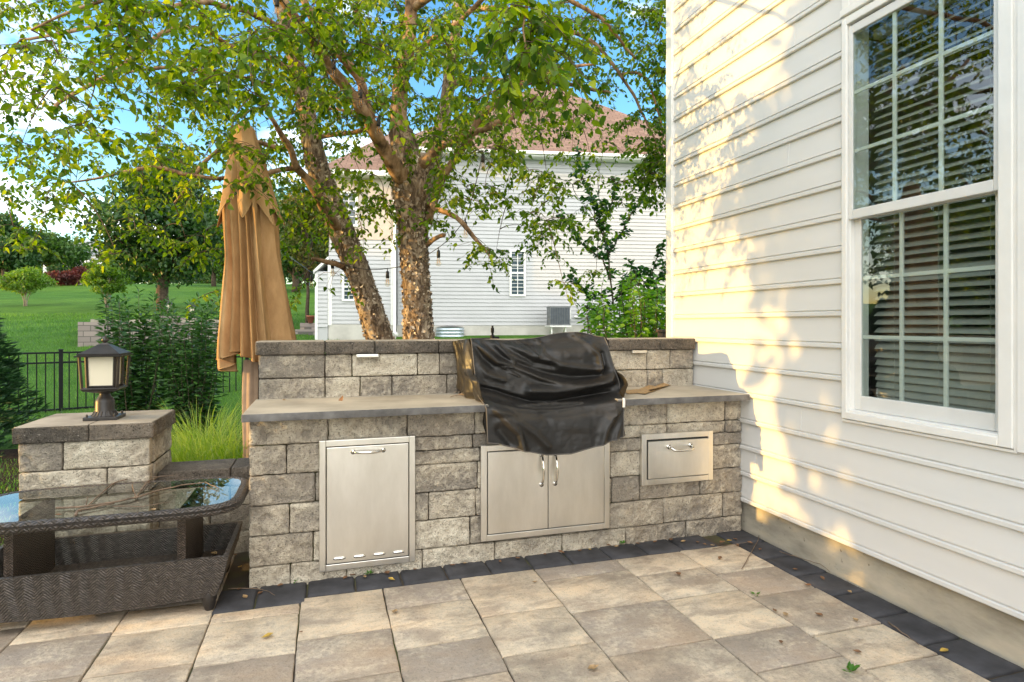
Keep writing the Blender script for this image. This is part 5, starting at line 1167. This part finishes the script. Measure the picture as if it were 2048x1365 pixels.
def dens(raw, step=.05):
    out = []
    for i in range(len(raw)-1):
        p0, p1, p2, p3 = raw[max(0, i-1)], raw[i], raw[i+1], raw[min(len(raw)-1, i+2)]
        n = max(2, int((p2[0]-p1[0]).length/step))
        for k in range(n):
            u = k/n; u2, u3 = u*u, u*u*u
            q = 0.5*((2*p1[0])+(p2[0]-p0[0])*u+(2*p0[0]-5*p1[0]+4*p2[0]-p3[0])*u2+(-p0[0]+3*p1[0]-3*p2[0]+p3[0])*u3)
            out.append((q, p1[1]*(1-u)+p2[1]*u))
    out.append(raw[-1]); return out
NODES, NR = [], []
def limb(pts, name, mat, rough=False, n=10, step=.05):
    """pts: (px, py, z, width in photo pixels)"""
    raw = [(P(x, y, z), w_/2/F*z) for x, y, z, w_ in pts]; d = dens(raw, step); b = MB()
    if not rough: d = [(q+Vector((noise.noise(q*5), noise.noise(q*5+Vector((7, 0, 0))), noise.noise(q*5+Vector((0, 9, 0)))))*.018, r_) for q, r_ in d]
    if rough: b.tube([q for q, r_ in d], [r_ for q, r_ in d], 26, jitter=lambda p, a: 1+.10*noise.noise(Vector((p.x*9+math.cos(a)*1.5, p.y*9+math.sin(a)*1.5, p.z*4)))+.09*noise.noise(Vector((math.cos(a)*5, math.sin(a)*5, p.z*12))))
    else: b.tube([q for q, r_ in d], [r_ for q, r_ in d], n, jitter=lambda p, a: 1+.14*noise.noise(p*14)+.1*noise.noise(Vector((math.cos(a)*3, math.sin(a)*3, p.z*20+p.x*20))))
    o = b.build(name, mat, birch, smooth=True)
    for q, r_ in d[::2]: NODES.append(q); NR.append(r_)
    return o, d
def gpt(px, z): p = G(px, z, .15); return HY+(CAMH-p.z)/z*F
trA, dA = limb([(842,gpt(842,5.6),5.6,84),(841,760,5.6,70),(838,690,5.6,57),(834,600,5.6,54),(829,520,5.58,54),(825,440,5.55,58),(821,370,5.5,74),(812,315,5.5,60),(800,262,5.5,46)], 'trunk', M['bark'], True, step=.022)
trB, dB = limb([(790,gpt(790,6.0),6.0,80),(778,760,6.0,66),(762,690,6.0,54),(742,620,6.0,49),(716,545,6.0,47),(684,465,5.98,50),(655,390,5.95,46),(634,330,5.9,42),(619,262,5.9,38),(608,200,5.9,34),(596,140,5.85,32),(578,70,5.8,28),(560,0,5.8,26),(548,-90,5.8,20),(540,-200,5.8,14)], 'trunk', M['bark'], True, step=.022)
trC, dC = limb([(832,gpt(832,6.4),6.4,60),(830,640,6.4,40),(828,500,6.45,38),(845,390,6.6,36),(874,290,6.8,30),(893,200,7.0,25),(905,110,7.0,23),(914,40,7.0,21),(920,-60,7,18),(925,-180,7,12)], 'trunk', M['bark'], True, step=.03)
LB = [
 [(816,362,5.45,36),(793,340,5.3,34),(765,295,5.15,30),(741,248,5.0,27),(705,192,4.8,24),(670,148,4.6,22),(632,94,4.4,20),(600,50,4.25,18),(566,0,4.1,16),(530,-60,4,12),(490,-130,3.9,8)],
 [(741,240,5.0,22),(730,200,4.95,20),(718,158,4.9,19),(667,93,4.7,18),(637,52,4.6,17),(612,8,4.5,15),(590,-60,4.4,10)],
 [(806,285,5.5,42),(797,225,5.5,34),(806,148,5.5,30),(820,60,5.5,28),(822,-20,5.5,24),(826,-120,5.5,18),(830,-260,5.5,10)],
 [(832,340,5.5,26),(860,312,5.4,20),(882,292,5.3,18),(923,274,5.2,16),(971,256,5.1,15),(1016,237,5.0,13),(1046,220,4.95,9),(1075,190,4.9,5)],
 [(945,268,5.15,15),(957,240,5.1,15),(971,222,5.05,15),(1008,196,5.0,14),(1042,171,4.95,13),(1082,156,4.9,11),(1134,137,4.8,8),(1190,128,4.75,4)],
 [(855,450,5.55,17),(868,400,5.5,16),(882,362,5.45,16),(905,325,5.4,15),(926,297,5.3,14),(941,275,5.2,12)],
 [(856,408,5.5,14),(880,420,5.3,12),(915,438,5.1,11),(945,467,5.0,9),(968,498,4.95,6),(985,520,4.9,3)],
 [(852,492,5.55,11),(866,483,5.45,10),(880,475,5.4,9),(890,472,5.35,8)],
 [(812,150,5.5,16),(863,80,5.2,12),(915,45,5.0,10),(964,0,4.8,9),(1010,-50,4.6,6)],
 [(684,470,5.98,22),(655,425,5.7,20),(632,385,5.5,18),(606,350,5.4,16),(591,332,5.3,15),(578,295,5.2,13),(560,262,5.1,11),(528,210,4.9,8),(505,150,4.7,6)],
 [(702,545,6.0,14),(680,530,5.9,12),(655,523,5.8,10),(622,519,5.7,6)],
 [(906,170,7.0,14),(952,161,6.8,12),(1010,162,6.6,11),(1082,163,6.5,10),(1149,171,6.4,8),(1220,185,6.3,5)],
 [(600,150,5.85,16),(540,120,5.5,12),(470,95,5.2,10),(400,60,4.9,8),(328,65,4.7,9),(273,109,4.6,9),(222,147,4.55,8),(154,185,4.5,8),(108,214,4.45,7),(104,240,4.4,5)],
 [(575,60,5.8,14),(480,20,5.0,11),(390,5,4.5,9),(297,30,4.2,9),(239,48,4.1,9),(191,56,4.0,8),(137,63,3.95,7),(85,75,3.9,6),(38,80,3.8,4)],
 [(608,190,5.9,10),(500,160,5.5,8),(420,142,5.3,6),(355,137,5.2,7),(290,138,5.1,6),(253,147,5.0,4)],
 [(594,335,5.4,11),(520,352,5.2,9),(455,356,5.1,8),(403,354,5.05,8),(325,338,5.0,9),(263,342,4.95,7),(178,362,4.9,4),(100,368,4.8,2)],
 [(585,300,5.3,10),(510,285,5.2,8),(444,297,5.1,8),(393,349,5.05,7),(349,407,5.0,4)],
 [(581,226,5.9,6),(640,215,5.6,7),(700,222,5.4,6),(760,235,5.3,3)],
 [(613,280,5.9,9),(680,270,5.7,10),(720,262,5.5,9),(742,250,5.3,8)],
 [(822,20,5.5,16),(900,-30,5.2,13),(1000,-50,4.8,11),(1100,-20,4.6,9),(1200,40,5.1,7),(1270,120,5.3,5)],
 [(920,20,7.0,13),(1010,20,6.7,11),(1100,50,6.4,10),(1190,90,6.2,8),(1260,180,6.1,6),(1305,270,6.0,4),(1318,330,6.0,3)],
 [(1240,150,6.2,6),(1280,150,6.0,5),(1310,200,5.8,4),(1325,280,5.7,3)],
 [(566,0,4.1,14),(470,-60,3.6,11),(360,-60,3.3,9),(250,-10,3.1,8),(150,20,3.0,6),(60,60,3.0,4)],
 [(822,-40,5.5,16),(900,-140,4.5,13),(980,-150,3.4,11),(1040,-90,2.7,9),(1055,-20,2.4,6),(1045,60,2.35,4),(1060,130,2.35,3)],
 [(560,-10,5.8,12),(480,-120,5.6,10),(380,-160,5.3,8),(250,-150,5.0,6)], [(548,-100,5.8,10),(600,-220,5.8,8),(680,-320,5.6,5)]]
for ln in LB: limb(ln, 'limb', M['limb'])
DEN = ["88889999999867", "54468888999988", "64577777888777", "88786666776534", "42564446345420", "00012110011210"]
targets = []
g = random.Random(77)
for r_i, row in enumerate(DEN):
    for c_i, ch_ in enumerate(row):
        d = int(ch_)
        for k in range(int(d*(1.1 if c_i < 4 else 1.65 if r_i < 3 and c_i < 11 else 1.3)+g.random())):
            px, py = c_i*100+g.uniform(-10, 110), r_i*100+g.uniform(-10, 110)
            if px > 1345: px = 1345-g.random()*40
            lo, hi = (3.4, 6.6) if py < 220 else (4.3, 6.6)
            if px < 350 and py < 300: lo = 2.9
            if px > 1050: lo = 4.6
            if px > 1180: lo, hi = 5.5, 6.8
            if 430 < px < 620 and 200 < py < 720: lo = 4.95 
            if 250 < px < 600 and py > 380: lo, hi = 4.9, 6.2
            z = lo+(hi-lo)*g.random()**.8
            targets.append(P(px, py, z))
for (x, y, z, n, sp) in ((1050, 20, 2.4, 5, 26), (1060, 110, 2.35, 5, 26), (1085, 60, 2.5, 3, 20), (520, 60, 3.2, 5, 60), (210, 70, 3.0, 6, 70), (60, 130, 3.1, 6, 70), (430, 180, 3.3, 4, 50), (380, 60, 3.2, 5, 60), (700, 40, 3.8, 6, 70), (1312, 330, 5.6, 10, 22), (1300, 300, 5.6, 6, 26), (1316, 380, 5.7, 4, 18), (530, 320, 4.15, 2, 12), (500, 380, 4.1, 2, 14), (475, 290, 4.2, 2, 12)):
    for k in range(n): targets.append(P(x+g.gauss(0, sp), y+g.gauss(0, sp), z*g.uniform(.96, 1.05)))
for k in range(210):      # the top of the crown, above the frame
    a = g.uniform(0, 6.28); rr = 2.9*math.sqrt(g.random()); zz = g.uniform(3.6, 7.6); rr *= 1-max(0, (zz-5.2))/4.2
    q = Vector((bz.x-.3+rr*math.cos(a), bz.y-.1+rr*.9*math.sin(a), zz)); targets.append(q)
for k in range(130):      # left shoulder of the crown
    targets.append(Vector((g.uniform(-2.6, .9), g.uniform(4.2, 6.6), g.uniform(4.1, 5.6))))
targets = [q for q in targets if not (q.x > 2.45 and q.y < 4.5)]
c0 = P(760, 200, 5.6); targets.sort(key=lambda q: (q-c0).length)
NA = np.array([tuple(q) for q in NODES]); tw = MB(); lp, la, ln_, ls, lt = [], [], [], [], []
extra = []
allN = list(NODES)
arr = np.zeros((len(NODES)+len(targets)*8, 3)); cnt = len(NODES); arr[:cnt] = NA
LEAF = .047
BULBS = [(553,12,3.9),(667,138,4.3),(721,196,4.6),(757,252,4.85),(966,324,5.0),(931,458,5.2),(877,515,5.35),(775,556,5.6),(665,537,5.9),(623,562,6.2)]
def hides_bulb(p):
    z = dist(p.x, p.y); t_ = (p.x*CC-p.y*SS)/z; px = CX+t_*F; py = HY-(p.z-CAMH)/z*F
    return any(abs(px-bx) < 16 and -34 < py-by < 40 and z < bz_+.15 for bx, by, bz_ in BULBS)
def leaves_on(p0, p1, n, sz, tn):
    d = (p1-p0)
    for j in range(n):
        u = (j+.3+.6*g.random())/n; p = p0.lerp(p1, u); a = g.uniform(0, 6.28)
        ax = Vector((math.cos(a), math.sin(a), g.uniform(-.9, .15))); ax = (ax+d.normalized()*.5).normalized()
        st = p+ax*g.uniform(.008, .022)
        if hides_bulb(st+ax*.02): continue
        lp.append(st); la.append(ax); ln_.append((g.gauss(0, .55), g.gauss(0, .55), g.uniform(.2, 1))); ls.append(sz*g.uniform(.62, 1.2)); lt.append(min(1, max(0, tn+g.gauss(0, .17))))
for q in targets:
    dd = np.linalg.norm(arr[:cnt]-np.array(q), axis=1); i = int(dd.argmin()); st = Vector(arr[i]); D = dd[i]
    big = q.z > 4.2 and q.y > 3
    if D > .03:
        mid = st.lerp(q, .5)+Vector((g.uniform(-.06, .06), g.uniform(-.06, .06), .10*D+g.uniform(0, .05))); pts = []
        for k in range(7):
            u = k/6; pts.append(st*(1-u)**2+mid*2*u*(1-u)+q*u*u)
        r0 = min(.009, .0028+.005*D); tw.tube(pts, [r0*(1-.7*k/6) for k in range(7)], 5)
        for k in (2, 4, 6):
            if cnt < len(arr): arr[cnt] = pts[k]; cnt += 1
        n_in = int(D*16)
    tn = min(.8, max(.12, .40+.16*noise.noise(q*1.3)+g.uniform(-.10, .12)))
    for k in range(g.choice((3, 4, 4, 5))):
        a = g.uniform(0, 6.28); L_ = g.uniform(.14, .34); e = q+Vector((math.cos(a)*L_*.85, math.sin(a)*L_*.85, -L_*g.uniform(-.15, .95)))
        mid = q.lerp(e, .5)+Vector((0, 0, .04)); tw.tube([q, mid, e], [.0022, .0017, .001], 4, cap=False)
        nl = int(L_*30)+2; leaves_on(q, mid, nl//2+1, LEAF, tn); leaves_on(mid, e, nl//2+2, LEAF, tn)
tw.build('twigs', M['twigbark'], birch, smooth=True)
lsz = np.array(ls); V, Q, T = leaf_geo(np.array([tuple(v) for v in lp]), np.array([tuple(v) for v in la]), np.array(ln_), lsz, lsz*.74, np.array(lt), fold=.14, droop=.2)
mesh_np('foliage', V, Q, T, M['birch_leaf'], birch)
# curls of peeling bark on the stems
for tr, d, hi_ in ((trA, dA, 2.9), (trB, dB, 3.0), (trC, dC, 2.8)):
    b = MB(); dd = [(q, r_) for q, r_ in d if .3 < q.z < hi_]
    for i in range(2300):
        q, r_ = g.choice(dd); a = g.uniform(0, 6.28); n_ = Vector((math.cos(a), math.sin(a), 0)); s_ = Vector((-n_.y, n_.x, 0)); w_ = g.uniform(.008, .024); h_ = g.uniform(.010, .045); cu = g.uniform(.006, .024); sg = g.choice((-1, 1))
        o = q+n_*r_*1.01
        rot = g.gauss(0, .45); up_ = Vector((0, 0, 1)); dx = s_*math.cos(rot)*sg+up_*math.sin(rot); dy = up_*math.cos(rot)-s_*math.sin(rot)*sg; tp = g.uniform(.1, .8); sk = g.uniform(-.5, .5)
        b.grid(lambda u, v: o+dx*(u-.2)*w_*1.3+dy*((v-.5)*h_*(1-tp*u)+sk*u*h_*.6)+n_*(cu*u*u-.004), 3, 2, g.random()**1.2)
    b.build('peeling_bark', M['bark_curl'], tr, smooth=True)['kind'] = 'stuff'

# ------------------------------------------------------------------ string lights in the birch
M['bulb'] = glass_mat('clear_bulb', (.97, .93, .86), 1.45, 1.0); M['socket'] = plain('black_socket', (.012, .012, .012), .5)
M['filament'] = plain('amber_filament', (.75, .36, .10), .35, metallic=.5)
sl = thing('string_lights', P(757, 230, 4.9), 'black string of clear glass bulbs looped around the birch stems', 'string lights')
wp = []
for i, (x, y, z) in enumerate(BULBS):
    p = P(x, y, z)+Vector((0, 0, .085)); 
    if wp:
        a = wp[-1]; m = (a-p).length
        for k in range(1, 8): u = k/8; wp.append(a.lerp(p, u)-Vector((0, 0, .16*m*u*(1-u)*1.6)))
    wp.append(p)
wp = [P(520, -120, 3.7)]+wp+[P(560, 500, 7.2)]
b = MB(); b.tube(wp, .0035, 6); b.build('wire', M['socket'], sl, smooth=True)
for x, y, z in BULBS:
    p = P(x, y, z)
    b = MB(); b.tube([p+Vector((0, 0, .09)), p+Vector((0, 0, .05))], .004, 6); b.lathe([(.006, .062), (.013, .058), (.0155, .04), (.0155, .0), (.013, -.004)], p, 14); so_ = b.build('bulb_socket', M['socket'], sl, smooth=True)
    b = MB(); b.lathe([(.012, -.002), (.013, -.012), (.022, -.032), (.0255, -.05), (.0225, -.068), (.012, -.079), (.003, -.0825)], p, 18); b.build('glass_bulb', M['bulb'], so_, smooth=True)
    b = MB(); b.tube([p+Vector((-.006, 0, -.005)), p+Vector((-.009, 0, -.055)), p+Vector((0, .004, -.03)), p+Vector((.009, 0, -.055)), p+Vector((.006, 0, -.005))], .0022, 5); b.build('filament', M['filament'], so_, smooth=True)

print('leaves', len(ls))
